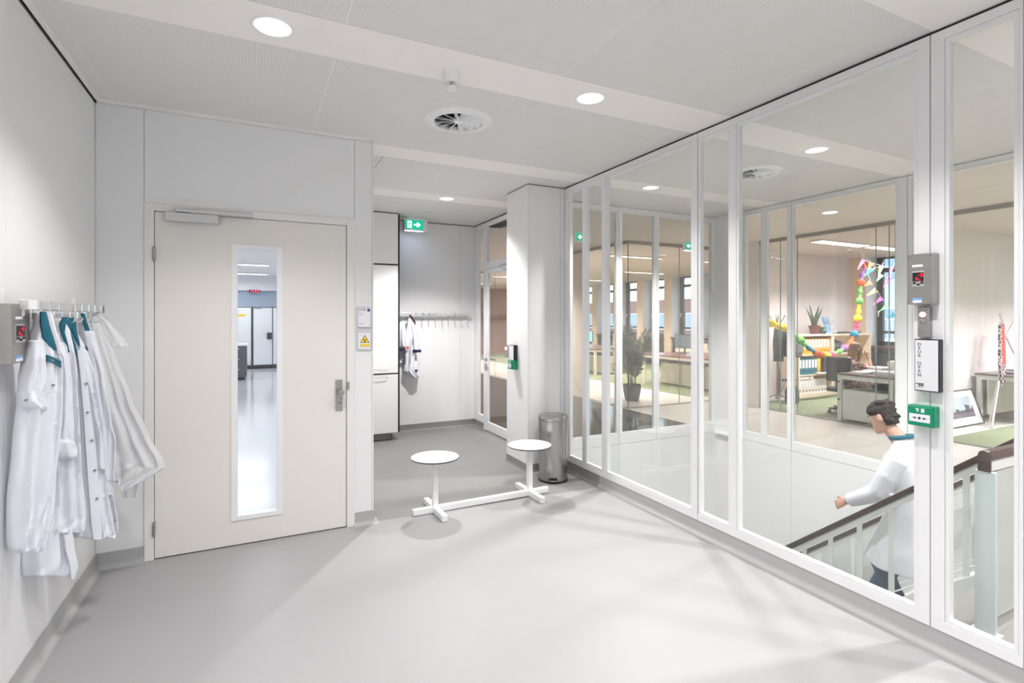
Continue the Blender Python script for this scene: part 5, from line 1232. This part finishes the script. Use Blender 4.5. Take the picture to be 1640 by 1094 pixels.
e = empty('potted_herb', (gx, 7.0, 1.285), 'small low green plant in a dark bowl beside the red pot', 'plant')
obj('bowl', B().lathe([(.001, 0), (.06, 0), (.085, .07), (.078, .07), (.001, .05)], (gx, 7.0, 1.285), 20), M_DARK, e, smooth=True)
b = B(); rng = random.Random(3)
for k in range(40):
    a = rng.uniform(0, 6.28); r_ = rng.uniform(0, .075); c = Vector((gx + r_ * cos(a), 7.0 + r_ * sin(a), 1.35 + rng.uniform(0, .06))); d_ = Vector((cos(a), sin(a), .8)).normalized() * .05; s_ = Vector((-sin(a), cos(a), 0)) * .012
    b.add([c, c + d_ * .5 + s_, c + d_, c + d_ * .5 - s_, c + d_ * .5 + Z * .006], [(0, 1, 4), (1, 2, 4), (2, 3, 4), (3, 0, 4)])
obj('foliage', b, mat('bright_leaf', (.12, .28, .05), .6), e)
for i, (pxa, m, lb) in enumerate(((1320, mat('blue_picture', (.20, .36, .58), .4, noise=.8, scale=7), 'blue-toned card standing on the shelf beside the plants'), (1329, mat('grey_picture', (.48, .45, .46), .4, noise=.4, scale=7), 'grey-toned card standing on the shelf, right of the blue one'))):
    x_ = P(pxa, 520, y=7.12).x
    e = empty('picture_card', (x_, 7.12, 1.285), lb, 'card', 'cards on the shelf')
    rs = lambda y0, a, c: [Vector((x_ + a, y0, 1.285)), Vector((x_ + c, y0, 1.285)), Vector((x_ + c - .03, y0 + .09, 1.64)), Vector((x_ + a - .03, y0 + .09, 1.64))]
    obj('card_board', B().rings([rs(7.08, 0, .20), rs(7.086, 0, .20)]), M_PAPER, e); obj('card_picture', B().rings([rs(7.077, .008, .192), rs(7.0802, .008, .192)]), m, e)
e = empty('flat_tray', (P(1352, 535, y=7.0).x, 7.0, 1.285), 'dark flat tray lying on the shelf behind the garland', 'tray')
tx = WORLD[e.name].x; obj('tray_base', B().box(tx - .3, tx + .45, 6.92, 7.18, 1.286, 1.296), M_WOODR, e); obj('tray_rim', B().box(tx - .3, tx + .45, 6.91, 6.93, 1.286, 1.32).box(tx - .3, tx + .45, 7.17, 7.19, 1.286, 1.32), M_WOODR, e)

# desk with papers by the glass
e = empty('work_desk', (8.98, 4.72, 0), 'greenish-white desk with a brown top covered in papers, just behind the glass', 'desk')
obj('desk_top', B().box(8.2, 9.8, 4.30, 5.12, .725, .753), M_DESKT2, e, bevel=.003)
obj('desk_frame', B().box(8.215, 8.27, 4.31, 5.11, .66, .725).box(9.73, 9.785, 4.31, 5.11, .66, .725).box(8.27, 9.73, 5.05, 5.11, .66, .725).box(8.27, 9.73, 4.31, 4.36, .66, .725), M_CABW, e)
for lx in (8.215, 9.725):
    for ly in (4.31, 5.05): obj('leg', B().box(lx, lx + .06, ly, ly + .06, .007, .66), M_CABW, e, bevel=.002)
cb = obj('side_cabinet', B().box(8.24, 8.68, 4.38, 5.04, .04, .50), M_CABW, e, bevel=.003); obj('cabinet_front', B().box(8.225, 8.24, 4.385, 5.035, .05, .495), M_CABW, cb, bevel=.002)
obj('knob', B().lathe([(.014, 0), (.014, -.014), (.001, -.015)], (8.215, 5.085, .34), 12, 'x'), M_DARK, e); obj('knob', B().lathe([(.014, 0), (.014, -.014), (.001, -.015)], (8.215, 5.085, .62), 12, 'x'), M_DARK, e)
obj('cable_tray', B().box(8.75, 9.2, 4.5, 4.9, .50, .56), M_DARK, e)
rng = random.Random(8)
stacks = [(8.45, 4.86, 2, .02), (8.62, 4.62, 3, .05), (8.42, 4.47, 5, .02), (8.78, 4.88, 2, .1), (9.0, 4.56, 15, .1), (9.27, 4.78, 12, .2), (8.98, 4.90, 5, -.1), (9.5, 4.55, 15, .1)]
PL = ['near the left front corner of the papery desk', 'in the middle front of the papery desk', 'at the right front corner of the papery desk', 'at the left edge by the seated person', 'forming the taller right-hand pile front', 'at the middle of the tall pile', 'beside the seated person', 'forming the tall pile at the rear']
for i, (x, y, n_, r0) in enumerate(stacks):
    e = empty('paper_stack', (x, y, .753), 'stack of white papers ' + PL[i], 'papers', 'papers on the desk'); z = .7535
    for k in range(n_):
        a = r0 + rng.uniform(-.16, .16); h = rng.uniform(.006, .020); u_ = Vector((cos(a), sin(a), 0)); v_ = Vector((-sin(a), cos(a), 0))
        obj('paper_sheet', B().obox((x + rng.uniform(-.015, .015), y + rng.uniform(-.015, .015), z), u_, v_, Z, -.15, .15, -.105, .105, 0, h), M_PAPER, e); z += h + .0006

# seated person
wx, wy = 9.05, 5.42
office_chair(wx - .06, wy, 0.0, 'dark office chair of the seated person in the spotted dress', 'small office chairs', .44)
pe = empty('person', (wx, wy, 0), 'blond person in a spotted dress seated at the desk, hand at the mouth', 'person')
hc = Vector((wx + .13, wy - .02, 1.085)); b = B(); Lw = head(b, hc, (1, -.12, -.08), (0, 0, 1), .95)
b.tube([(wx + .0, wy, .88), (wx + .05, wy, .95), (wx + .09, wy, 1.02)], [.07, .048, .047], 12)
b.loft([((wx - .02, wy, .45), Y * .17, X * .12), ((wx - .02, wy, .62), Y * .135, X * .10), ((wx, wy, .78), Y * .15, X * .105), ((wx + .01, wy, .86), Y * .155, X * .075), ((wx + .02, wy, .91), Y * .07, X * .05)], 16)
aR = [(wx + .02, wy - .16, .84), (wx + .10, wy - .20, .72), (wx + .21, wy - .23, .775), (wx + .28, wy - .16, .90), (wx + .30, wy - .11, .975)]
aL = [(wx + .02, wy + .16, .84), (wx + .10, wy + .20, .70), (wx + .20, wy + .20, .64), (wx + .32, wy + .10, .72), (wx + .40, wy + .02, .765)]
limb(b, aR, [.042, .038, .034, .028, .023]); limb(b, aL, [.042, .038, .034, .028, .023])
hand(b, aR[-1], (-.35, .35, .75), (-.6, -.2, .4), .8, .8); hand(b, aL[-1], (.9, -.35, .05), (.2, .5, .5), .85, .4)
for sy in (-.09, .09): limb(b, [(wx, wy + sy, .50), (wx + .22, wy + sy, .50), (wx + .40, wy + sy, .48), (wx + .42, wy + sy, .28), (wx + .40, wy + sy, .09)], [.075, .07, .055, .05, .035])
obj('body', b, M_SKIN, pe, smooth=True, remesh=.007, smoothit=2); eyes(Lw, pe, .95)
M_DRESS = mat('spotted_dress', (.30, .10, .075), .85)
nt = M_DRESS.node_tree; vo = nt.nodes.new('ShaderNodeTexVoronoi'); vo.inputs['Scale'].default_value = 38; tc = [n for n in nt.nodes if n.type == 'TEX_COORD'][0]; nt.links.new(tc.outputs['Object'], vo.inputs['Vector'])
rp = nt.nodes.new('ShaderNodeValToRGB'); rp.color_ramp.interpolation = 'CONSTANT'; rp.color_ramp.elements[0].color = (.80, .62, .54, 1); rp.color_ramp.elements[1].position = .50; rp.color_ramp.elements[1].color = (.24, .10, .085, 1)
nt.links.new(vo.outputs['Distance'], rp.inputs[0]); nt.links.new(rp.outputs[0], nt.nodes['Principled BSDF'].inputs['Base Color'])
b = B(); b.loft([((wx - .02, wy, .43), Y * .19, X * .15), ((wx - .03, wy, .55), Y * .17, X * .125), ((wx - .02, wy, .66), Y * .155, X * .12), ((wx - .005, wy, .78), Y * .17, X * .125), ((wx + .005, wy, .86), Y * .175, X * .095), ((wx + .02, wy, .905), Y * .10, X * .065)], 20)
b.tube([(wx + .01, wy - .14, .85), (wx + .06, wy - .185, .78), (wx + .10, wy - .20, .72)], [.062, .06, .056], 12); b.tube([(wx + .01, wy + .14, .85), (wx + .06, wy + .185, .77), (wx + .10, wy + .20, .70)], [.062, .06, .056], 12)
for sy in (-.09, .09): b.tube([(wx - .03, wy + sy, .50), (wx + .2, wy + sy, .505), (wx + .41, wy + sy, .47)], [.10, .095, .08], 14)
obj('dress', b, M_DRESS, pe, smooth=True, remesh=.009, smoothit=2)
b = B(); K = lambda x_, y_, z_: Lw(x_, y_, z_)
b.rings([[K(hw * cos(2 * pi * k / 20), cy2 + ry * sin(2 * pi * k / 20), h) for k in range(20)] for h, hw, cy2, ry in ((-.24, .055, -.11, .035), (-.20, .075, -.10, .045), (-.10, .082, -.075, .055), (0, .086, -.05, .068), (.05, .087, -.022, .096), (.09, .076, -.02, .09), (.118, .048, -.02, .058), (.13, .015, -.02, .02))])
for sx in (-1, 1): b.tube([K(sx * .055, .05, .10), K(sx * .082, .03, .03), K(sx * .088, .01, -.06), K(sx * .085, -.01, -.16), K(sx * .07, -.02, -.24)], [.02, .026, .03, .028, .012], 10)
obj('hair', b, M_HAIRB, pe, smooth=True, remesh=.007, smoothit=1)

# paper garland and flags
GY = 6.45
e = empty('paper_garland', P(1300, 560, y=GY), 'colourful honeycomb paper garland hanging in a loop across the small office', 'garland')
gc = {'g': (.20, .62, .13), 'b': (.02, .26, .40), 'o': (.90, .16, .06), 'y': (.95, .72, .06), 'p': (.90, .08, .22), 'v': (.42, .18, .52), 't': (.03, .35, .45)}
gm = {k: mat('paper_' + {'g': 'green', 'b': 'blue', 'o': 'orange', 'y': 'yellow', 'p': 'pink', 'v': 'violet', 't': 'teal'}[k], v, .8, noise=.12, scale=30, emit=None) for k, v in gc.items()}
path = [('y', 1236, 518, 6), ('y', 1246, 522, 5.5), ('y', 1256, 525, 6), ('p', 1268, 532, 4), ('g', 1282, 545, 6.5), ('g', 1288, 551, 4), ('b', 1296, 558, 4), ('o', 1308, 565, 6.5), ('o', 1315, 567, 5), ('y', 1321, 568, 4.5), ('y', 1326, 569, 4.5), ('p', 1332, 568.5, 5.5), ('g', 1344, 563, 4), ('v', 1353, 558, 6.5), ('o', 1362, 549, 4.5), ('b', 1368, 535.5, 6.5), ('p', 1372, 522, 3.6), ('y', 1373.5, 510, 6.5), ('y', 1375, 499, 4), ('g', 1376, 482, 6), ('g', 1377, 467, 4), ('o', 1378.5, 453, 6.5), ('v', 1380, 440, 4), ('o', 1386, 425, 5)]
sc_ = P(1300, 560, y=GY); fwd = sc_.x * FW[0] + sc_.y * FW[1]
pts_ = [P(px, py, y=GY) for _, px, py, _ in path]
obj('garland_string', B().tube(pts_, .006, 5), M_PAPER, e)
for i in range(len(path) - 1):
    a_, b_ = pts_[i], pts_[i + 1]; R_ = 2.9 * fwd / FPX
    obj('paper_tube', B().tube([a_.lerp(b_, t) for t in (0, .25, .5, .75, 1)], [R_, R_ * .75, R_ * 1.05, R_ * .75, R_], 10), gm[path[i + 1][0] if i % 2 else path[i][0]], e, smooth=True)
for i, (c, px, py, r) in enumerate(path):
    p = pts_[i]; R_ = r * fwd / FPX; b = B(); n = 14
    for k in range(n):   # honeycomb: thin paper fins round a core
        a = pi * k / n; u_ = Vector((cos(a), sin(a), 0)); d_ = ((pts_[min(i + 1, len(pts_) - 1)] - pts_[max(i - 1, 0)]).normalized())
        q1 = d_.orthogonal().normalized(); q2_ = d_.cross(q1); u_ = q1 * cos(a) + q2_ * sin(a)
        ell = [(p + u_ * (R_ * cos(t)) + d_ * (R_ * (1.0 if r > 5 else 1.5) * sin(t))) for t in [2 * pi * j / 14 for j in range(14)]]
        nn = d_.cross(u_) * .006
        b.rings([[v + nn for v in ell], [v - nn for v in ell]])
    b.ball(p, R_ * .8, R_ * .8, R_ * .8, 10, 7)
    obj('paper_ball' if r > 5 else 'paper_tube', b, gm[c], e)
FYY = 6.2
e = empty('paper_flags', P(1400, 460, y=FYY), 'string of coloured paper pennants hanging in front of the small office window', 'bunting')
fl = [('v', (200, 170), (232, 185), (165, 262)), ('o', (262, 200), (298, 210), (245, 262)), ('b', (258, 250), (300, 262), (212, 315)), ('y', (342, 225), (378, 235), (330, 310)), ('g', (345, 290), (370, 310), (312, 360)), ('o', (260, 345), (290, 375), (218, 392)), ('y', (308, 402), (327, 438), (240, 465)), ('p', (348, 475), (377, 498), (292, 537)), ('g', (398, 532), (415, 560), (338, 593)), ('t', (452, 592), (470, 628), (402, 655)), ('p', (425, 250), (460, 245), (410, 310)), ('p', (408, 318), (435, 342), (372, 402))]
tops = []
gmf = {'p': mat('pennant_pink', (.90, .12, .42), .8), 'y': mat('pennant_yellow', (.80, .78, .16), .8), 'g': mat('pennant_green', (.22, .70, .30), .8)}
for c, *tr in fl:
    q = [P(1340 + x_ / 4.975, 380 + y_ / 4.975, y=FYY) for x_, y_ in tr]; tops.append((q[0] + q[1]) / 2)
    obj('pennant', B().rings([q, [v + Y * .006 for v in q]]), gmf.get(c, gm[c]), e)
for s_ in ((0, 1, 10), (2, 3), (5, 6, 7, 8, 9), (4, 11)): obj('flag_string', B().tube([Vector((tops[0].x - .15, FYY + .003, 2.998))] + [tops[k] + Y * .003 for k in s_] + [Vector((tops[s_[-1]].x + .3, FYY + .003, 2.998))], .004, 5), M_PAPER, e)

# coat stand with bags
kx, ky = 9.22, 6.92
e = empty('coat_stand', (kx, ky, 0), 'metal coat stand draped with dark clothes, left of the binder shelf', 'coat stand')
obj('pole', B().lathe([(.016, .02), (.016, 1.62)], (kx, ky, 0), 12), M_STEELD, e)
for k in range(4):
    a = pi / 4 + pi / 2 * k; obj('foot', B().tube([(kx, ky, .12), (kx + .2 * cos(a), ky + .2 * sin(a), .02)], .012, 8), M_STEELD, e); obj('arm', B().tube([(kx, ky, 1.5), (kx + .10 * cos(a), ky + .10 * sin(a), 1.58), (kx + .14 * cos(a), ky + .14 * sin(a), 1.68)], .01, 8), M_STEELD, e)
def jacket(name, label, c, zt, zb, wd_, m, seed):
    e = empty(name, (c[0], c[1], zb), label, 'jacket'); rg = random.Random(seed); rs = []
    for i in range(15):
        t = i / 14; z = zt + (zb - zt) * t; ww = wd_ * (.30 + .70 * min(1, t / .16)) * (1 + .05 * sin(6 * t + seed)); dd = .075 * (.5 + .5 * min(1, t / .2))
        rs.append([Vector((c[0] + ww * cos(a) + .012 * sin(9 * t), c[1] + dd * sin(a) * (1 + .25 * t * sin(5 * a + seed)), z)) for a in [2 * pi * k / 28 for k in range(28)]])
    obj('jacket_body', B().rings(rs), m, e, smooth=True)
    for sx in (-1, 1): obj('sleeve', B().tube([(c[0] + sx * wd_ * .7, c[1] - .03, zt - .10), (c[0] + sx * wd_ * .95, c[1] - .06, zt - .25), (c[0] + sx * wd_ * 1.0, c[1] - .07, zt - .45), (c[0] + sx * wd_ * .92, c[1] - .05, zt - .62)], [.05, .055, .05, .042], 12), m, e, smooth=True)
    obj('hanger_loop', B().tube([(c[0], c[1], zt - .01), (c[0] + .01, c[1] + .04, zt + .05), (c[0] + .03, c[1] + .07, zt + .04)], .005, 6), m, e)
jacket('dark_jacket', 'dark jacket hanging on the left of the coat stand', (kx - .13, ky - .12), 1.52, .78, .10, M_DARK, 2)
jacket('navy_jacket', 'navy jacket on the right side of the coat stand', (kx + .09, ky - .13), 1.50, 1.08, .12, mat('navy_cloth', (.04, .05, .08), .8), 5)
e = empty('shoulder_bag', (kx + .08, ky - .29, .86), 'grey shoulder bag hanging from the coat stand', 'bag')
obj('bag_body', B().box(kx - .10, kx + .26, ky - .36, ky - .24, .86, 1.13), mat('grey_canvas', (.16, .16, .17), .8), e, bevel=.025); obj('bag_flap', B().box(kx - .105, kx + .265, ky - .368, ky - .355, .95, 1.14), mat('grey_canvas_flap', (.20, .20, .205), .8), e, bevel=.004); obj('strap', B().tube([(kx - .09, ky - .30, 1.12), (kx + .0, ky - .16, 1.5), (kx + .25, ky - .30, 1.12)], .012, 6), M_DARK, e)
e = empty('folding_chair', (kx + .0, ky - .42, 0), 'folded chrome chair with a dark navy bag on it, beside the coat stand', 'chair')
for sx in (0, .28): obj('leg', B().tube([(kx - .12 + sx, ky - .30, .01), (kx - .12 + sx, ky - .16, .50), (kx - .12 + sx, ky - .14, .86)], .011, 8), M_CHROME, e, smooth=True); obj('leg', B().tube([(kx - .12 + sx, ky - .10, .01), (kx - .12 + sx, ky - .26, .42)], .011, 8), M_CHROME, e, smooth=True)
obj('seat', B().box(kx - .12, kx + .16, ky - .30, ky - .12, .40, .43), M_DARK, e, bevel=.008)
e = empty('backpack', (kx - .14, ky - .42, .007), 'navy backpack on the floor below the coat stand', 'bag')
obj('pack_body', B().loft([((kx - .14, ky - .42, .008), X * .14, Y * .08), ((kx - .14, ky - .42, .06), X * .16, Y * .10), ((kx - .14, ky - .42, .26), X * .15, Y * .09), ((kx - .15, ky - .41, .36), X * .09, Y * .05)], 16), mat('navy_nylon', (.03, .04, .07), .6), e, smooth=True); obj('strap', B().tube([(kx - .18, ky - .48, .34), (kx - .20, ky - .53, .2), (kx - .19, ky - .50, .06)], .012, 6), M_DARK, e)

# nearer office behind the right pane
e = empty('framed_picture', (9.7, 4.08, 0), 'framed photo of a harbour skyline leaning on the wall behind the right pane', 'picture')
bl, br_, tl = P(1520, 684, y=4.0), P(1563.5, 676, y=4.0), P(1554, 625, y=4.14)
bl.z = .0; br_.z = .0; bl.y = br_.y = 3.99; wv = (br_ - bl); wv = Vector((1, 0, 0)); upv = (Vector((0, .165, .50))).normalized(); nv = wv.cross(upv)
o = Vector((9.06, 3.985, .006)); W_, H_ = .95, .53
obj('picture_frame', B().obox(o, wv, upv, nv, 0, W_, 0, .012, 0, .02).obox(o, wv, upv, nv, 0, W_, H_ - .012, H_, 0, .02).obox(o, wv, upv, nv, 0, .012, .012, H_ - .012, 0, .02).obox(o, wv, upv, nv, W_ - .012, W_, .012, H_ - .012, 0, .02), M_BLACK, e)
obj('mount', B().obox(o, wv, upv, nv, .012, W_ - .012, .012, H_ - .012, 0, .008), M_CARD, e)
obj('photo_sky', B().obox(o, wv, upv, nv, .10, W_ - .16, .20, H_ - .10, .008, .010), mat('photo_pale_blue', (.40, .49, .56), .5, noise=.15, scale=4), e)
obj('photo_water', B().obox(o, wv, upv, nv, .10, W_ - .16, .12, .20, .008, .0105), mat('photo_dark_violet', (.14, .12, .15), .5, noise=.3, scale=12), e)
sk = [(.10, .19)]; rng = random.Random(4)
for k in range(22): xx = .10 + (W_ - .26) * k / 22; hh = .20 + rng.uniform(.005, .06) * (1 + (k > 11)); sk += [(xx, hh), (xx + (W_ - .26) / 22, hh)]
sk += [(W_ - .16, .19)]
obj('photo_skyline', B().prism(sk, o, wv, upv, nv, .010, .0112), mat('photo_dark', (.07, .06, .075), .6), e)
e = empty('side_desk', (10.9, 3.75, 0), 'white desk with a brown top against the wall behind the right pane', 'desk')
obj('desk_top', B().box(10.12, 11.75, 3.40, 4.15, .725, .753), M_DESKT2, e, bevel=.003)
obj('desk_frame', B().box(10.14, 11.73, 3.42, 3.47, .66, .725).box(10.14, 11.73, 4.08, 4.13, .66, .725).box(10.14, 10.19, 3.47, 4.08, .66, .725), M_CABW, e)
for lx in (10.14, 11.67):
    for ly in (3.42, 4.07): obj('leg', B().box(lx, lx + .06, ly, ly + .06, .007, .66), M_CABW, e, bevel=.002)
obj('modesty_panel', B().box(10.2, 11.67, 4.0, 4.02, .12, .66), M_CABW, e)
e = empty('book_pile', (10.6, 3.75, .753), 'small pile of books lying on the side desk', 'books')
for k, (m, h) in enumerate(((mat('violet_cover', (.20, .16, .24), .5), .03), (M_PAPER, .025), (mat('grey_cover', (.4, .38, .4), .5), .02))): obj('book', B().box(10.32, 10.62, 3.60, 3.85, .7535 + .03 * k, .7535 + .03 * k + h), m, e, bevel=.002)
fp = [P(1588, 684, z=0.0), P(1599, 675, z=0)]
e = empty('folded_chair', (9.75, 3.80, 0), 'folded red fabric chair on silver tube legs leaning in front of the side desk', 'chair')
T = lambda px, py, y: P(px, py, y=y)
for pts, r in (([T(1588.5, 685, 3.74), T(1600, 610, 3.82), T(1604, 570, 3.86)], .016), ([T(1585.5, 675, 3.80), T(1598, 612, 3.86), T(1606, 560, 3.9)], .014), ([T(1601, 502, 3.98), T(1607, 520, 3.96), T(1609, 560, 3.92)], .016), ([T(1601.5, 517, 3.94), T(1606, 520, 3.94)], .012), ([T(1624, 515, 3.9), T(1614, 533, 3.9), T(1612, 541, 3.9), T(1624, 566, 3.9)], .013)): obj('leg', B().tube(pts, r, 10), M_ALU, e, smooth=True)
a_, b_, c_, d_ = T(1604, 521, 3.90), T(1609, 519, 3.90), T(1612, 588, 3.82), T(1606, 592, 3.82)
obj('seat_fabric', B().rings([[a_, b_, c_, d_], [v + Vector((.02, .05, 0)) for v in (a_, b_, c_, d_)]]), M_REDF, e, bevel=.008)
a_, b_, c_, d_ = T(1602.5, 520, 3.87), T(1604.5, 520, 3.87), T(1605.5, 615, 3.78), T(1602, 584, 3.78)
M_CHK = mat('checked_webbing', (.05, .03, .04), .8); nt = M_CHK.node_tree; ck = nt.nodes.new('ShaderNodeTexChecker'); ck.inputs['Scale'].default_value = 22; ck.inputs[1].default_value = (.04, .03, .04, 1); ck.inputs[2].default_value = (.62, .50, .48, 1)
tc = [n for n in nt.nodes if n.type == 'TEX_COORD'][0]; nt.links.new(tc.outputs['Object'], ck.inputs[0]); nt.links.new(ck.outputs[0], nt.nodes['Principled BSDF'].inputs['Base Color'])
obj('webbing', B().rings([[a_, b_, c_, d_], [v + Y * .03 for v in (a_, b_, c_, d_)]]), M_CHK, e)
a_, b_, c_, d_ = T(1607, 586, 3.80), T(1612, 584, 3.80), T(1610, 612, 3.78), T(1605, 618, 3.78)
obj('fabric_tail', B().rings([[a_, b_, c_, d_], [v + Y * .03 for v in (a_, b_, c_, d_)]]), M_CHK, e)

# ------------------------------------------------------------------ laboratory behind the door
obj('wall_laboratory', B().box(-4.1, -4.0, 4.26, 19.4, 0, 3.2).box(-4.1, 1.6, 19.2, 19.4, 0, 3.2).box(1.5, 1.6, 7.45, 19.2, 0, 3.2).box(.72, 1.6, 7.40, 7.45, 0, 3.2).box(-4.1, -1.05, 4.16, 4.26, 0, 3.2), M_FROST, kind=S)
LY = 18.6
e = empty('roller_shutter', (-.5, LY + .2, 2.0), 'pale blue slatted shutter panel above the freezers at the back of the lab', 'shutter')
obj('shutter_box', B().box(-3.99, 1.49, LY + .15, LY + .55, 2.52, 2.999), M_FROST, e)
for k in range(10): obj('slat', B().box(-3.99, 1.49, LY + .32, LY + .36, 1.99 + .053 * k, 1.99 + .053 * k + .050), M_LABW, e, bevel=.008)
for i, (a, b_, z0, lb) in enumerate(((-1.1, -.15, .20, 'left white freezer at the back of the lab behind the door window'), (-.10, .46, .13, 'right white freezer with a black handle at the back of the lab'), (.47, 1.2, .13, 'rightmost white freezer, only its edge in the door window'))):
    e = empty('lab_freezer', ((a + b_) / 2, LY, 0), lb, 'freezer', 'lab freezers')
    obj('cabinet_body', B().box(a, b_, LY + .03, LY + .5, .12, 1.96), M_FROST, e); obj('freezer_door', B().box(a + .01, b_ - .01, LY, LY + .03, z0, 1.95), M_FROST, e, bevel=.006)
    obj('plinth', B().box(a, b_, LY + .02, LY + .48, 0, .12), M_BLACK, e); obj('side_strip', B().box(b_, b_ + .045 if i == 0 else b_ + .008, LY - .005, LY + .45, 0, 1.985), M_BLACK, e)
    if i == 1: obj('door_handle', B().box(b_ - .16, b_ - .02, LY - .05, LY, .95, 1.16), M_BLACK, e, bevel=.006); obj('hinge_cover', B().box(a + .02, a + .24, LY - .02, LY + .03, 1.93, 1.975), M_STEELD, e)
    if i == 0: obj('warning_label', B().box(-.60, -.32, LY - .003, LY, 1.68, 1.76), M_YELD, e)
e = empty('led_clock', (-.06, LY + .14, 2.46), 'black wall clock with red LED digits above the freezers', 'clock')
obj('case', B().box(-.215, .09, LY + .09, LY + .15, 2.455, 2.54), M_BLACK, e)
b = B(); 
for k, ch in enumerate('1532'): seven(b, (-.19 + .068 * k + (.01 if k > 1 else 0), LY + .09, 2.468), X, Z, -Y, ch, .058, .003)
obj('led_digits', b, mat('bright_red_led', (.5, 0, .02), .4, emit=(1, .01, .06), estr=6), e)
e = empty('lab_bench', (-.9, 15.3, 0), 'dark grey lab bench cabinet at the left in the door window', 'bench')
obj('cabinet', B().box(-1.8, -.235, 15.3, 16.2, .08, .90), M_LABC, e); obj('worktop', B().box(-1.82, -.21, 15.27, 16.25, .90, .94), M_FROST, e); obj('plinth', B().box(-1.75, -.28, 15.35, 16.15, 0, .08), M_BLACK, e)
for k in range(3): dr = obj('drawer', B().box(-.75, -.24, 15.28, 15.3, .10 + .27 * k, .35 + .27 * k), M_LABC, e, bevel=.003); obj('handle', B().box(-.6, -.4, 15.255, 15.28, .28 + .27 * k, .295 + .27 * k), M_ALU, dr)
for i, y in enumerate((5.6, 7.8, 10.0, 14.62, 17.58)):
    e = empty('lab_tube_light', (-.9, y, 3.0), 'slim bright tube light under the lab ceiling, %s from the door' % ORD[i], 'ceiling light', 'lab tube lights')
    obj('housing', B().box(-2.1, .3, y - .09, y + .09, 2.955, 2.999), M_FROST, e); obj('tube', B().box(-2.08, .28, y - .06, y + .06, 2.945, 2.955), M_LAMPC, e)
